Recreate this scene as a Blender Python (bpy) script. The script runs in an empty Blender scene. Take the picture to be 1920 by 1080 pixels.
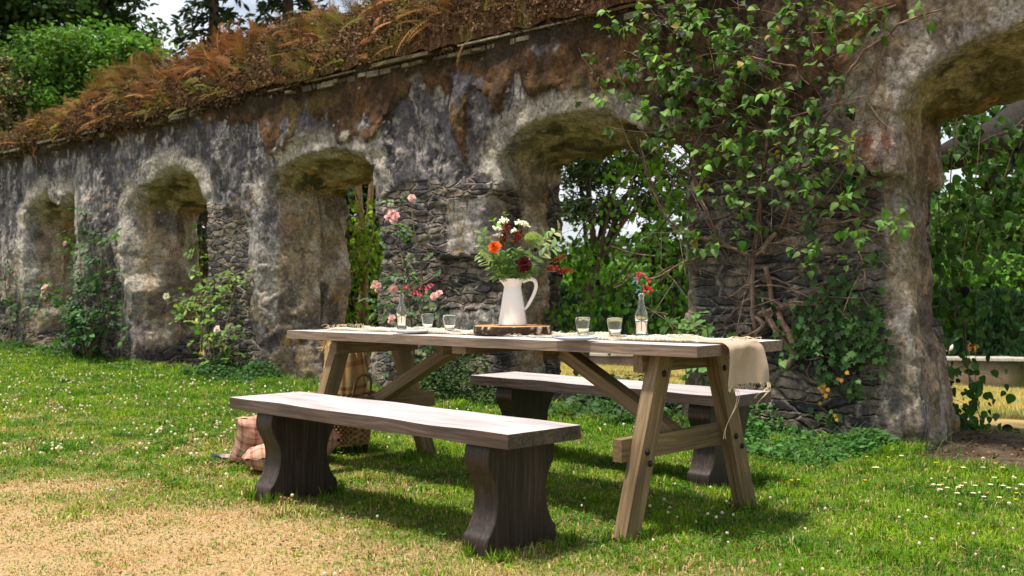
import bpy, bmesh, math, random
import numpy as np
from mathutils import Vector, Matrix

# ------------------------------------------------------------------ camera, sky, sun, exposure
S = bpy.context.scene
ANG = math.atan2(1960, 2000)                 # the camera looks 44 degrees off the wall's normal
CAMH = 0.95
cam_d = bpy.data.cameras.new('camera'); cam = bpy.data.objects.new('camera', cam_d)
S.collection.objects.link(cam); S.camera = cam
cam.location = (0, 0, CAMH); cam.rotation_euler = (math.radians(90), 0, ANG)
cam_d.sensor_width = 36; cam_d.lens = 37.5; cam_d.clip_end = 2000; cam_d.clip_start = 0.05
cam_d.dof.use_dof = True; cam_d.dof.focus_distance = 4.55; cam_d.dof.aperture_fstop = 5.6
W = bpy.data.worlds.new('World'); S.world = W; W.use_nodes = True
nt = W.node_tree; nt.nodes.clear()
sky = nt.nodes.new('ShaderNodeTexSky'); sky.sky_type = 'NISHITA'; sky.sun_disc = False
SUN_DIR = Vector((0.12, 0.24, -1.0)).normalized()        # the way the light travels
sky.sun_elevation = math.asin(-SUN_DIR.z)
sky.sun_rotation = math.atan2(-SUN_DIR.x, -SUN_DIR.y)
sky.air_density = 1.0; sky.dust_density = 3.0; sky.ozone_density = 1.0
bg = nt.nodes.new('ShaderNodeBackground'); bg.inputs['Strength'].default_value = 0.092
wo = nt.nodes.new('ShaderNodeOutputWorld')
# thin bright cloud over most of the sky, blue in the gaps
tcw = nt.nodes.new('ShaderNodeTexCoord'); mpw = nt.nodes.new('ShaderNodeMapping'); mpw.inputs['Scale'].default_value = (1.5, 1.5, 4.0)
cn = nt.nodes.new('ShaderNodeTexNoise'); cn.inputs['Scale'].default_value = 2.2; cn.inputs['Detail'].default_value = 7.0; cn.inputs['Roughness'].default_value = .6
cr = nt.nodes.new('ShaderNodeValToRGB'); cr.color_ramp.elements[0].position = .34; cr.color_ramp.elements[1].position = .56
cm = nt.nodes.new('ShaderNodeMix'); cm.data_type = 'RGBA'; cm.inputs[7].default_value = (9.0, 9.4, 9.9, 1)
cs_ = nt.nodes.new('ShaderNodeMath'); cs_.operation = 'MULTIPLY'; cs_.inputs[1].default_value = .88
nt.links.new(tcw.outputs['Generated'], mpw.inputs[0]); nt.links.new(mpw.outputs[0], cn.inputs['Vector']); nt.links.new(cn.outputs[0], cr.inputs[0]); nt.links.new(cr.outputs[0], cs_.inputs[0]); nt.links.new(cs_.outputs[0], cm.inputs[0])
nt.links.new(sky.outputs[0], cm.inputs[6]); nt.links.new(cm.outputs[2], bg.inputs[0]); nt.links.new(bg.outputs[0], wo.inputs[0])
sd = bpy.data.lights.new('sun', 'SUN'); sd.energy = 5.0; sd.angle = math.radians(5.0); sd.color = (1.0, 0.91, 0.79)
sun = bpy.data.objects.new('sun', sd); S.collection.objects.link(sun)
sun.rotation_euler = SUN_DIR.to_track_quat('-Z', 'Y').to_euler()
S.view_settings.view_transform = 'Standard'; S.view_settings.look = 'None'
S.view_settings.exposure = 0.6; S.view_settings.gamma = 1

rng = np.random.default_rng(7); random.seed(7)
FW = np.array([-math.sin(ANG), math.cos(ANG)]); RT = np.array([math.cos(ANG), math.sin(ANG)])
def ray(px, py):
    d = FW + (px - 960) / 2000 * RT
    return np.array([d[0], d[1], -(py - 540) / 2000])
def atY(px, py, Y):                          # a point of the vertical plane Y
    r = ray(px, py); t = Y / r[1]; return np.array([r[0]*t, Y, CAMH + r[2]*t])
def atD(px, py, d):                          # a point at distance d straight ahead
    r = ray(px, py); return np.array([r[0]*d, r[1]*d, CAMH + r[2]*d])
def atZ(px, py, z=0.0):
    r = ray(px, py); t = (z - CAMH) / r[2]; return np.array([r[0]*t, r[1]*t, z])

# ------------------------------------------------------------------ numpy helpers
def _h(ix, iy, iz, seed):
    n = (ix.astype(np.uint32)*np.uint32(374761393)) ^ (iy.astype(np.uint32)*np.uint32(668265263)) ^ (iz.astype(np.uint32)*np.uint32(2147483647 & 1274126177)) ^ np.uint32((seed*83492791) & 0xffffffff)
    n = (n ^ (n >> np.uint32(13))) * np.uint32(1274126177)
    n = n ^ (n >> np.uint32(16))
    return (n & np.uint32(0xffffff)).astype(np.float32) / 16777215.0
def vnoise(x, y, z, seed=0):
    x = np.asarray(x, np.float32); y = np.asarray(y, np.float32); z = np.asarray(z, np.float32)
    x, y, z = np.broadcast_arrays(x, y, z)
    ix, iy, iz = np.floor(x), np.floor(y), np.floor(z)
    fx, fy, fz = x-ix, y-iy, z-iz
    ix = ix.astype(np.int64); iy = iy.astype(np.int64); iz = iz.astype(np.int64)
    u, v, w = fx*fx*(3-2*fx), fy*fy*(3-2*fy), fz*fz*(3-2*fz)
    def c(a, b, d): return _h(ix+a, iy+b, iz+d, seed)
    x00 = c(0,0,0)*(1-u)+c(1,0,0)*u; x10 = c(0,1,0)*(1-u)+c(1,1,0)*u
    x01 = c(0,0,1)*(1-u)+c(1,0,1)*u; x11 = c(0,1,1)*(1-u)+c(1,1,1)*u
    return (x00*(1-v)+x10*v)*(1-w)+(x01*(1-v)+x11*v)*w
def fbm(x, y, z, oct=4, seed=0, gain=0.5):           # 0..1, mean 0.5
    t = 0; a = 1; s = 0; f = 1.0
    for o in range(oct):
        t = t + a*vnoise(x*f+o*17.3, y*f-o*9.1, z*f+o*5.7, seed+o); s += a; a *= gain; f *= 2.03
    return t / s
def sst(x, a, b):
    t = np.clip((x-a)/(b-a), 0, 1); return t*t*(3-2*t)
def mix(a, b, t):
    t = np.asarray(t)[..., None]; return a*(1-t) + np.asarray(b)*t
def nrm(v): return v / np.maximum(np.linalg.norm(v, axis=-1, keepdims=True), 1e-9)

def mesh_np(name, V, F, mat=None, cols=None, smooth=True):
    """F: list of index arrays (n,3) or (n,4)"""
    me = bpy.data.meshes.new(name)
    if isinstance(F, np.ndarray): F = [F]
    F = [f for f in F if len(f)]
    V = np.asarray(V, np.float32)
    nl = sum(f.size for f in F); npoly = sum(len(f) for f in F)
    me.vertices.add(len(V)); me.vertices.foreach_set('co', V.ravel())
    me.loops.add(nl); me.polygons.add(npoly)
    me.loops.foreach_set('vertex_index', np.concatenate([f.ravel() for f in F]).astype(np.int32))
    cnt = np.concatenate([np.full(len(f), f.shape[1]) for f in F])
    st = np.concatenate([[0], np.cumsum(cnt)[:-1]])
    me.polygons.foreach_set('loop_start', st.astype(np.int32))
    me.polygons.foreach_set('loop_total', cnt.astype(np.int32))
    me.polygons.foreach_set('use_smooth', np.full(npoly, smooth))
    me.update(calc_edges=True)
    if cols is not None:
        a = me.color_attributes.new('Col', 'FLOAT_COLOR', 'POINT')
        c = np.ones((len(V), 4), np.float32); c[:, :3] = cols
        a.data.foreach_set('color', c.ravel())
    if mat: me.materials.append(mat)
    me.validate()
    return me

def tag(o, label=None, cat=None, group=None, kind=None):
    if label: o['label'] = label
    if cat: o['category'] = cat
    if group: o['group'] = group
    if kind: o['kind'] = kind
    return o
def thing(name, label, cat, loc, group=None):
    o = bpy.data.objects.new(name, None); o.empty_display_size = 0.1
    S.collection.objects.link(o); o.location = [float(v) for v in loc]
    return tag(o, label, cat, group)
def root_loc(o):
    v = Vector((0, 0, 0))
    while o is not None: v += o.location; o = o.parent
    return v
def put(name, V, F, mat, parent=None, cols=None, smooth=True, loc=None):
    """V in world coordinates"""
    V = np.asarray(V, np.float32)
    if parent is not None: base = np.array(root_loc(parent)); own = (0, 0, 0)
    else:
        if loc is None:
            lo, hi = V.min(0), V.max(0); loc = ((lo[0]+hi[0])/2, (lo[1]+hi[1])/2, lo[2])
        base = np.array(loc); own = loc
    me = mesh_np(name, V - base, F, mat, cols, smooth)
    o = bpy.data.objects.new(name, me); S.collection.objects.link(o)
    o.location = [float(v) for v in own]
    if parent is not None: o.parent = parent
    return o

class Acc:
    """collects numpy pieces into one mesh"""
    def __init__(s): s.V = []; s.F = {3: [], 4: []}; s.C = []; s.n = 0
    def add(s, V, F, c=None):
        V = np.asarray(V, float)
        if isinstance(F, np.ndarray): F = [F]
        for f in F:
            if len(f): s.F[f.shape[1]].append(f + s.n)
        s.V.append(V); s.n += len(V)
        if c is None: c = (1, 1, 1)
        c = np.asarray(c, float)
        if c.ndim == 1: c = np.tile(c, (len(V), 1))
        s.C.append(c)
        return s
    def put(s, name, mat, parent=None, smooth=True, loc=None):
        F = [np.concatenate(s.F[k]) for k in (3, 4) if s.F[k]]
        return put(name, np.concatenate(s.V), F, mat, parent, np.concatenate(s.C), smooth, loc)

def frames(dirv, up):
    """(N,3,3) with columns side, dir, normal"""
    y = nrm(np.asarray(dirv, float)); x = nrm(np.cross(y, np.asarray(up, float))); z = np.cross(x, y)
    return np.stack([x, y, z], -1)
def scatter(T, TF, pos, R, s, col, jit=0.0, tcol=None):
    """copies template T (k,3) -> one V,F,C"""
    N = len(pos); k = len(T)
    s = np.asarray(s, float)
    s = s[:, None, None] if s.ndim == 1 else s[:, None, :]
    V = np.einsum('nij,nkj->nki', R, T[None]*s) + pos[:, None, :]
    F = []
    for f in ([TF] if isinstance(TF, np.ndarray) else TF):
        F.append((f[None] + (np.arange(N)*k)[:, None, None]).reshape(-1, f.shape[1]))
    C = np.repeat(np.asarray(col, float)[:, None, :], k, 1)
    if tcol is not None: C = C*tcol[None, :, None]
    return V.reshape(-1, 3), F, C.reshape(-1, 3)
def tube(P, r, n=7, cap=True):
    P = np.asarray(P, float); m = len(P); r = np.broadcast_to(np.asarray(r, float), (m,))
    t = nrm(np.gradient(P, axis=0)); 
    up = np.array([0, 0, 1.0]) if abs(t[0, 2]) < .9 else np.array([1.0, 0, 0])
    V = []; x = nrm(np.cross(t[0], up))
    for i in range(m):
        x = x - t[i]*np.dot(x, t[i]); x = x/max(np.linalg.norm(x), 1e-9); y = np.cross(t[i], x)
        a = np.arange(n)/n*2*np.pi
        V.append(P[i] + r[i]*(np.cos(a)[:, None]*x + np.sin(a)[:, None]*y))
    V = np.concatenate(V); i = np.arange(m-1)[:, None]*n; j = np.arange(n)[None]
    j2 = (j+1) % n
    F = np.stack([i+j, i+j2, i+n+j2, i+n+j], -1).reshape(-1, 4)
    Fs = [F]
    if cap:
        V = np.concatenate([V, P[:1], P[-1:]]); k = m*n
        a = np.arange(n); b = (a+1) % n
        Fs.append(np.concatenate([np.stack([b, a, np.full(n, k)], -1), np.stack([(m-1)*n+a, (m-1)*n+b, np.full(n, k+1)], -1)]))
    return V, Fs
def smooth_line(P, n=6):
    """Catmull-Rom through the points"""
    P = np.asarray(P, float); Q = np.concatenate([2*P[:1]-P[1:2], P, 2*P[-1:]-P[-2:-1]])
    out = []
    for i in range(1, len(Q)-2):
        for t in np.arange(n)/n:
            a, b, c, d = Q[i-1:i+3]
            out.append(.5*((2*b)+(c-a)*t+(2*a-5*b+4*c-d)*t*t+(3*b-a-3*c+d)*t**3))
    out.append(P[-1]); return np.array(out)
def lathe(prof, n=40, c=(0, 0, 0), rfun=None):
    """prof: (r,z) list, outside upward"""
    a = np.arange(n)/n*2*np.pi; V = []
    for (r, z) in prof:
        rr = r if rfun is None else r*rfun(a, z)
        V.append(np.stack([np.cos(a)*rr, np.sin(a)*rr, np.full(n, z)], -1))
    V = np.concatenate(V) + np.array(c); m = len(prof)
    i = np.arange(m-1)[:, None]*n; j = np.arange(n)[None]; j2 = (j+1) % n
    return V, np.stack([i+j, i+j2, i+n+j2, i+n+j], -1).reshape(-1, 4)

# leaf templates: along +Y, unit length, normal +Z
def leaf_template(ts, ws, fold=.25, droop=.25, point=True):
    V = []; 
    for t, w in zip(ts, ws):
        z = -droop*t*t
        V += [(-w, t, z+fold*w), (0, t, z), (w, t, z+fold*w)]
    V = np.array(V, float); F = []
    for i in range(len(ts)-1):
        a = i*3; F += [(a, a+1, a+4, a+3), (a+1, a+2, a+5, a+4)]
    return V, np.array(F)
HEART = leaf_template([0, .05, .16, .35, .55, .78, .92, 1.0], [.02, .24, .37, .42, .35, .19, .07, .0], .22, .42)
OVAL = leaf_template([0, .25, .55, .85, 1.0], [.02, .22, .28, .14, .0], .3, .25)
ROUND = leaf_template([0, .12, .4, .75, 1.0], [.05, .34, .48, .34, .0], .2, .15)
LANCE = leaf_template([0, .3, .65, 1.0], [.02, .13, .11, .0], .3, .15)
SPECK = leaf_template([0, .5, 1.0], [.1, .32, .02], .3, .2)
IVY = (np.array([(0, 0, 0), (-.42, .12, .06), (-.30, .38, .03), (-.5, .62, .05), (-.2, .62, .02), (0, 1.0, -.1), (.2, .62, .02), (.5, .62, .05), (.30, .38, .03), (.42, .12, .06), (0, .4, -.02)], float),
       [np.array([(0, 10, 1), (1, 10, 2), (2, 10, 3), (3, 10, 4), (4, 10, 5), (5, 10, 6), (6, 10, 7), (7, 10, 8), (8, 10, 9), (9, 10, 0)])[:, ::-1]])
def rdir(n, r=rng):
    v = r.normal(size=(n, 3)); return nrm(v)
def leafcol(n, base, var=.25, r=rng):
    b = np.asarray(base, float)
    k = 1 + var*r.normal(size=(n, 1)); h = 1 + .10*r.normal(size=(n, 3))
    return np.clip(b*k*h, .004, .9)

# ------------------------------------------------------------------ materials
def new_mat(name):
    m = bpy.data.materials.new(name); m.use_nodes = True
    n = m.node_tree.nodes; n.clear(); return m, n, m.node_tree.links
def N(n, t, **kw):
    x = n.new(t)
    for k, v in kw.items():
        if k in x.inputs: x.inputs[k].default_value = v
        else: setattr(x, k, v)
    return x
def ramp(n, stops):
    r = n.new('ShaderNodeValToRGB'); e = r.color_ramp.elements
    while len(e) > len(stops): e.remove(e[-1])
    while len(e) < len(stops): e.new(.5)
    for q, (p, c) in zip(e, stops):
        q.position = p; q.color = (*c, 1) if len(c) == 3 else c
    return r
def leaf_mat(name, rough=.5, trans=.35, spec=.4, bumpy=0):
    m, n, l = new_mat(name)
    at = N(n, 'ShaderNodeAttribute', attribute_name='Col')
    no = N(n, 'ShaderNodeTexNoise', Scale=60.0, Detail=2.0); ge = n.new('ShaderNodeNewGeometry')
    l.new(ge.outputs['Position'], no.inputs['Vector'])
    mr = N(n, 'ShaderNodeMapRange'); mr.inputs['To Min'].default_value = .75; mr.inputs['To Max'].default_value = 1.25
    l.new(no.outputs[0], mr.inputs[0])
    mu = N(n, 'ShaderNodeVectorMath', operation='SCALE'); l.new(at.outputs['Color'], mu.inputs[0]); l.new(mr.outputs[0], mu.inputs['Scale'])
    p = N(n, 'ShaderNodeBsdfPrincipled', Roughness=rough); p.inputs['Specular IOR Level'].default_value = spec
    t = n.new('ShaderNodeBsdfTranslucent'); mx = N(n, 'ShaderNodeMixShader'); mx.inputs[0].default_value = trans
    o = n.new('ShaderNodeOutputMaterial')
    tc = N(n, 'ShaderNodeVectorMath', operation='MULTIPLY'); tc.inputs[1].default_value = (1.35, 1.5, .7)
    l.new(mu.outputs[0], p.inputs['Base Color']); l.new(mu.outputs[0], tc.inputs[0]); l.new(tc.outputs[0], t.inputs[0])
    l.new(p.outputs[0], mx.inputs[1]); l.new(t.outputs[0], mx.inputs[2]); l.new(mx.outputs[0], o.inputs[0])
    return m
M_leaf = leaf_mat('leaf', .55, .35, .28)
M_far = leaf_mat('far_foliage', .7, .25, .2)
M_grass = leaf_mat('grass', .7, .3, .1)
M_dry = leaf_mat('dry_brush', .85, .15, .1)
M_petal = leaf_mat('petal', .6, .3, .2)
def attr_mat(name, rough=.9, nscale=120.0, lo=.6, hi=1.4, bump=.3, bscale=200.0, bdist=.003, spec=.2, extra=None):
    m, n, l = new_mat(name)
    at = N(n, 'ShaderNodeAttribute', attribute_name='Col'); ge = n.new('ShaderNodeNewGeometry')
    no = N(n, 'ShaderNodeTexNoise', Scale=nscale, Detail=6.0, Roughness=.65); l.new(ge.outputs['Position'], no.inputs['Vector'])
    mr = N(n, 'ShaderNodeMapRange'); mr.inputs['From Min'].default_value = .3; mr.inputs['From Max'].default_value = .7
    mr.inputs['To Min'].default_value = lo; mr.inputs['To Max'].default_value = hi
    l.new(no.outputs[0], mr.inputs[0])
    mu = N(n, 'ShaderNodeVectorMath', operation='SCALE'); l.new(at.outputs['Color'], mu.inputs[0]); l.new(mr.outputs[0], mu.inputs['Scale'])
    p = N(n, 'ShaderNodeBsdfPrincipled', Roughness=rough); p.inputs['Specular IOR Level'].default_value = spec
    l.new(mu.outputs[0], p.inputs['Base Color'])
    nb = N(n, 'ShaderNodeTexNoise', Scale=bscale, Detail=5.0, Roughness=.6); l.new(ge.outputs['Position'], nb.inputs['Vector'])
    b = N(n, 'ShaderNodeBump', Strength=bump, Distance=bdist); l.new(nb.outputs[0], b.inputs['Height']); l.new(b.outputs[0], p.inputs['Normal'])
    o = n.new('ShaderNodeOutputMaterial'); l.new(p.outputs[0], o.inputs[0])
    return m
M_bark = attr_mat('bark', .9, 40., .5, 1.5, .8, 60., .01)
M_soil = attr_mat('ground', .95, 60., .6, 1.4, .8, 90., .01, .1)
M_turf = attr_mat('turf', .95, 50., .4, 1.6, 1., 70., .02, .1)
def plain(name, c, rough=.6, spec=.5, metal=0., nz=0.08, bump=0., scale=50.):
    m, n, l = new_mat(name)
    tc = n.new('ShaderNodeTexCoord'); no = N(n, 'ShaderNodeTexNoise', Scale=scale, Detail=4.0); l.new(tc.outputs['Object'], no.inputs['Vector'])
    r = ramp(n, [(.3, tuple(np.array(c)*(1-nz))), (.7, tuple(np.minimum(np.array(c)*(1+nz), 1)))]); l.new(no.outputs[0], r.inputs[0])
    p = N(n, 'ShaderNodeBsdfPrincipled', Roughness=rough, Metallic=metal); p.inputs['Specular IOR Level'].default_value = spec
    l.new(r.outputs[0], p.inputs['Base Color'])
    if bump:
        b = N(n, 'ShaderNodeBump', Strength=bump, Distance=.002); l.new(no.outputs[0], b.inputs['Height']); l.new(b.outputs[0], p.inputs['Normal'])
    o = n.new('ShaderNodeOutputMaterial'); l.new(p.outputs[0], o.inputs[0]); return m
def wood(name, dark, mid, light, rough=.7, knots=True, gs=1.0, bump=.35, spec=.35, lit_top=None):
    """grain along the object's local X"""
    m, n, l = new_mat(name)
    tc = n.new('ShaderNodeTexCoord'); oi = n.new('ShaderNodeObjectInfo')
    off = N(n, 'ShaderNodeVectorMath', operation='ADD')
    sc = N(n, 'ShaderNodeVectorMath', operation='SCALE'); sc.inputs[0].default_value = (13, 7, 5); l.new(oi.outputs['Random'], sc.inputs['Scale'])
    l.new(tc.outputs['Object'], off.inputs[0]); l.new(sc.outputs[0], off.inputs[1])
    # warp for knots
    w1 = N(n, 'ShaderNodeTexNoise', Scale=3.0*gs, Detail=1.0); l.new(off.outputs[0], w1.inputs['Vector'])
    ws = N(n, 'ShaderNodeVectorMath', operation='SCALE', Scale=.045); l.new(w1.outputs['Color'], ws.inputs[0])
    wa = N(n, 'ShaderNodeVectorMath', operation='ADD'); l.new(off.outputs[0], wa.inputs[0]); l.new(ws.outputs[0], wa.inputs[1])
    mp = N(n, 'ShaderNodeMapping'); mp.inputs['Scale'].default_value = (2.4*gs, 95*gs, 95*gs); l.new(wa.outputs[0], mp.inputs['Vector'])
    g = N(n, 'ShaderNodeTexNoise', Scale=1.0, Detail=6.0, Roughness=.65); l.new(mp.outputs[0], g.inputs['Vector'])
    mp2 = N(n, 'ShaderNodeMapping'); mp2.inputs['Scale'].default_value = (2.5*gs, 9*gs, 9*gs); l.new(off.outputs[0], mp2.inputs['Vector'])
    g2 = N(n, 'ShaderNodeTexNoise', Scale=1.0, Detail=4.0); l.new(mp2.outputs[0], g2.inputs['Vector'])
    r = ramp(n, [(.30, dark), (.5, mid), (.72, light)]); l.new(g.outputs[0], r.inputs[0])
    r2 = ramp(n, [(.3, (.62, .6, .6)), (.7, (1.25, 1.22, 1.2))]); l.new(g2.outputs[0], r2.inputs[0])
    mu = N(n, 'ShaderNodeMix', data_type='RGBA', blend_type='MULTIPLY'); mu.inputs[0].default_value = 1
    l.new(r.outputs[0], mu.inputs[6]); l.new(r2.outputs[0], mu.inputs[7])
    last = mu.outputs[2]
    if knots:
        mk = N(n, 'ShaderNodeMapping'); mk.inputs['Scale'].default_value = (3.2, 9, 9); l.new(off.outputs[0], mk.inputs['Vector'])
        vo = N(n, 'ShaderNodeTexVoronoi', Scale=1.0); l.new(mk.outputs[0], vo.inputs['Vector'])
        rk = ramp(n, [(.03, (.25, .2, .17)), (.10, (.5, .45, .4)), (.13, (1, 1, 1))]); l.new(vo.outputs['Distance'], rk.inputs[0])
        m3 = N(n, 'ShaderNodeMix', data_type='RGBA', blend_type='MULTIPLY'); m3.inputs[0].default_value = 1
        l.new(last, m3.inputs[6]); l.new(rk.outputs[0], m3.inputs[7]); last = m3.outputs[2]
    if lit_top:                                  # upward faces painted paler, for sunlight and sheen on the tops
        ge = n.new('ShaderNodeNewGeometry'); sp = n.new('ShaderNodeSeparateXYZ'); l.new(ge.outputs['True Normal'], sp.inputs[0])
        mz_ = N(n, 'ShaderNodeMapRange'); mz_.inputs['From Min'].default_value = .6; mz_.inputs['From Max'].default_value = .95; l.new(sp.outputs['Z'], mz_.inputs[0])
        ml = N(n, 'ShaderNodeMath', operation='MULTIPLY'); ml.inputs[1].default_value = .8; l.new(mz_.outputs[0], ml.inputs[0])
        rb = ramp(n, [(.3, tuple(np.array(lit_top)*.55)), (.5, lit_top), (.7, tuple(np.array(lit_top)*1.18))]); l.new(g.outputs[0], rb.inputs[0])
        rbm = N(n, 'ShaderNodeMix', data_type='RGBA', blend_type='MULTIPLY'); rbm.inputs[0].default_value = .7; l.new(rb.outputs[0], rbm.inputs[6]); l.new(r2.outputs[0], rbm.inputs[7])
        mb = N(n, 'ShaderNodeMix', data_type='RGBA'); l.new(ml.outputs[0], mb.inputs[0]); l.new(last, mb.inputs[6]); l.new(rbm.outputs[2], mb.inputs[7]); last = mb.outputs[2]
    p = N(n, 'ShaderNodeBsdfPrincipled', Roughness=rough); p.inputs['Specular IOR Level'].default_value = spec
    l.new(last, p.inputs['Base Color'])
    b = N(n, 'ShaderNodeBump', Strength=bump, Distance=.004); l.new(g.outputs[0], b.inputs['Height']); l.new(b.outputs[0], p.inputs['Normal'])
    o = n.new('ShaderNodeOutputMaterial'); l.new(p.outputs[0], o.inputs[0]); return m
M_top = wood('lit_table_top', (.075, .055, .040), (.17, .125, .09), (.29, .225, .17), .42, spec=.5, lit_top=(.70, .67, .67))
M_leg = wood('pine_leg', (.085, .056, .026), (.175, .122, .062), (.28, .205, .112), .6)
M_bench = wood('dark_oak', (.022, .015, .013), (.055, .040, .035), (.12, .088, .078), .40, spec=.5, lit_top=(.58, .53, .54))
M_ped = wood('dark_pedestal', (.012, .008, .006), (.029, .020, .016), (.062, .045, .037), .5, knots=False)

# ------------------------------------------------------------------ ground
def gz(x, y):
    x = np.asarray(x, float); y = np.asarray(y, float)
    z = .028*np.maximum(0, -12.5-x)*sst(y, 2, 6)*(x > -40)
    z = np.where(x < -40, .028*27.5*sst(y, 2, 6), z)
    back = np.minimum(np.maximum(y-7.3, 0), 28)
    fade = sst(y, 7.0, 9.0)
    z = z*(1-fade) - .078*back
    z = z + .012*(fbm(x*1.3, y*1.3, 0*x, 2, 31)-.5)
    return z
def dryness(x, y):
    n1 = fbm(x*.9, y*.9, 0*x, 4, 41); n2 = fbm(x*4.5, y*4.5, 0*x, 3, 47)
    d = 1 - sst(y + (n1-.5)*1.5 + (n2-.5)*.7 - .45*np.minimum(x+3.4, 0), 2.0, 3.3)
    mid = .38*(1 - sst(y + (n1-.5)*2.5, 2.8, 4.6))*sst(n2, .40, .62)*sst(-x, 1.5, 4)
    d = np.maximum(d, mid)
    return np.clip(d + .75*sst(y, 7.3, 8.5), 0, 1)
def ground_axes(lo, hi, a, b, step):
    c = list(np.arange(a, b+step/2, step)); s = step; v = b
    while v < hi: s *= 1.25; v += s; c.append(v)
    s = step; v = a; pre = []
    while v > lo: s *= 1.25; v -= s; pre.append(v)
    return np.array(pre[::-1]+c)
gx = ground_axes(-600, 600, -20, 2.5, .06); gy = ground_axes(-300, 700, .5, 8.6, .06)
GX, GY = np.meshgrid(gx, gy, indexing='ij'); GZ = gz(GX, GY)
c = np.zeros(GX.shape+(3,)); c[:] = (.075, .105, .022)
n1 = fbm(GX*3, GY*3, 0*GX, 4, 5); n2 = fbm(GX*14, GY*14, 0*GX, 3, 6)
c = mix(c, (.105, .13, .03), sst(n1, .4, .6))
dr = dryness(GX, GY)
c = mix(c, np.array((.33, .23, .12)), sst(dr, .1, .9))
c = mix(c, (.30, .19, .08), sst(n2, .5, .75)*dr*.6)
str_ = sst(np.sin(GY*1.35 + (n1-.5)*2 + GX*.15), -.2, .6)
fld = sst(GY, 8.0, 9.5)
c = mix(c, mix(np.broadcast_to((.33, .24, .085), c.shape), (.19, .21, .055), str_*.75), fld)
soil = (1-sst(np.abs(GY-6.05+.12*(n1-.5)*4), .16, .34))*sst(GX, -2.75, -2.6) + sst(GY, 5.95, 6.05)*(1-sst(GY, 7.1, 7.6))
c = mix(c, mix(np.broadcast_to((.055, .037, .024), c.shape), (.10, .075, .05), sst(n2, .45, .65)), np.clip(soil, 0, 1))
nx_, ny_ = GX.shape
ii = (np.arange(nx_-1)[:, None]*ny_ + np.arange(ny_-1)[None])
GF = np.stack([ii, ii+ny_, ii+ny_+1, ii+1], -1).reshape(-1, 4)
lawn = put('ground', np.stack([GX, GY, GZ], -1).reshape(-1, 3), GF, M_soil, cols=c.reshape(-1, 3), loc=(0, 0, 0))
tag(lawn, 'lawn and field ground with green turf and sun dried straw patches', 'ground', kind='structure')

# grass blades
def blades(n, dmin, dmax, tmax, hscale, ybound):
    t = rng.uniform(-tmax, tmax, n)
    u = rng.uniform(0, 1, n); d = (np.sqrt(dmin)*(1-u) + np.sqrt(dmax)*u)**2
    x = FW[0]*d + t*d*RT[0]; y = FW[1]*d + t*d*RT[1]
    k = ybound(x, y); return x[k], y[k], d[k]
x, y, d = blades(680000, 2.5, 20, .66, 1, lambda x, y: (y < 6.12) & (y > .8) & (rng.uniform(0, 1, len(x)) > (y > 5.75)*(x > -2.6)))
dr = dryness(x, y); n = len(x)
isdry = rng.uniform(0, 1, n) < np.clip(.08 + dr*(.74+.9*(fbm(x*7, y*7, 0*x, 3, 77)-.5)*2), 0, .95)
tuft = fbm(x*6, y*6, 0*x, 3, 71)
thin = rng.uniform(0, 1, n) < 1 - .35*dr
x, y, d, dr, isdry, tuft = [q[thin] for q in (x, y, d, dr, isdry, tuft)]; n = len(x)
long_ = sst(y, 5.2, 5.9)
h = (.012 + .016*rng.uniform(0, 1, n) + .022*sst(tuft, .48, .72))*(1-.55*dr) * (1+1.2*long_)*(1+.02*d)
w = .0019*(d/3.5)**.75*(1+.3*rng.normal(size=n)).clip(.4, 2)
az = rng.uniform(0, 2*np.pi, n); lean = rng.uniform(.1, 1.1, n) + isdry*.7*rng.uniform(0, 1, n)
dx, dy = np.cos(az), np.sin(az)
b = np.stack([x, y, gz(x, y)-.003], -1)
side = np.stack([-dy, dx, 0*dx], -1)*w[:, None]
m1 = b + np.stack([dx*h*.35*lean, dy*h*.35*lean, h*.62], -1)
m2 = b + np.stack([dx*h*1.0*lean, dy*h*1.0*lean, h*(1.05-.35*lean.clip(0, 1.5))], -1)
V = np.stack([b-side, b+side, m1-side*.8, m1+side*.8, m2-side*.1, m2+side*.1], 1).reshape(-1, 3)
i = np.arange(n)*6
F = np.concatenate([np.stack([i, i+1, i+3, i+2], -1), np.stack([i+2, i+3, i+5, i+4], -1)])
g1 = np.array((.095, .205, .010)); g2 = np.array((.24, .345, .020)); g3 = np.array((.05, .13, .02))
cc = mix(np.broadcast_to(g1, (n, 3)), g2, rng.uniform(0, 1, n)*sst(fbm(x*2, y*2, 0*x, 3, 73), .3, .7))
cc = mix(cc, g3, sst(fbm(x*8, y*8, 0*x, 2, 79), .5, .75)*.8)
cc = mix(cc, (.24, .27, .05), .6*sst(dr, .02, .4)*rng.uniform(0, 1, n))
dc = mix(np.broadcast_to((.42, .29, .155), (n, 3)), (.30, .17, .07), rng.uniform(0, 1, n)**2)
dc = mix(dc, (.62, .48, .27), (rng.uniform(0, 1, n) > .8)*.8)
cc = np.where(isdry[:, None], dc, cc)*(1+.18*rng.normal(size=(n, 1))).clip(.4, 1.6)
cc = np.clip(cc, .01, .8)
g = put('lawn_grass', V, F, M_grass, cols=np.repeat(cc, 6, 0), loc=(0, 0, 0), smooth=True)
tag(g, 'short mown grass, green by the wall and straw coloured in front', 'grass', kind='stuff')
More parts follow.
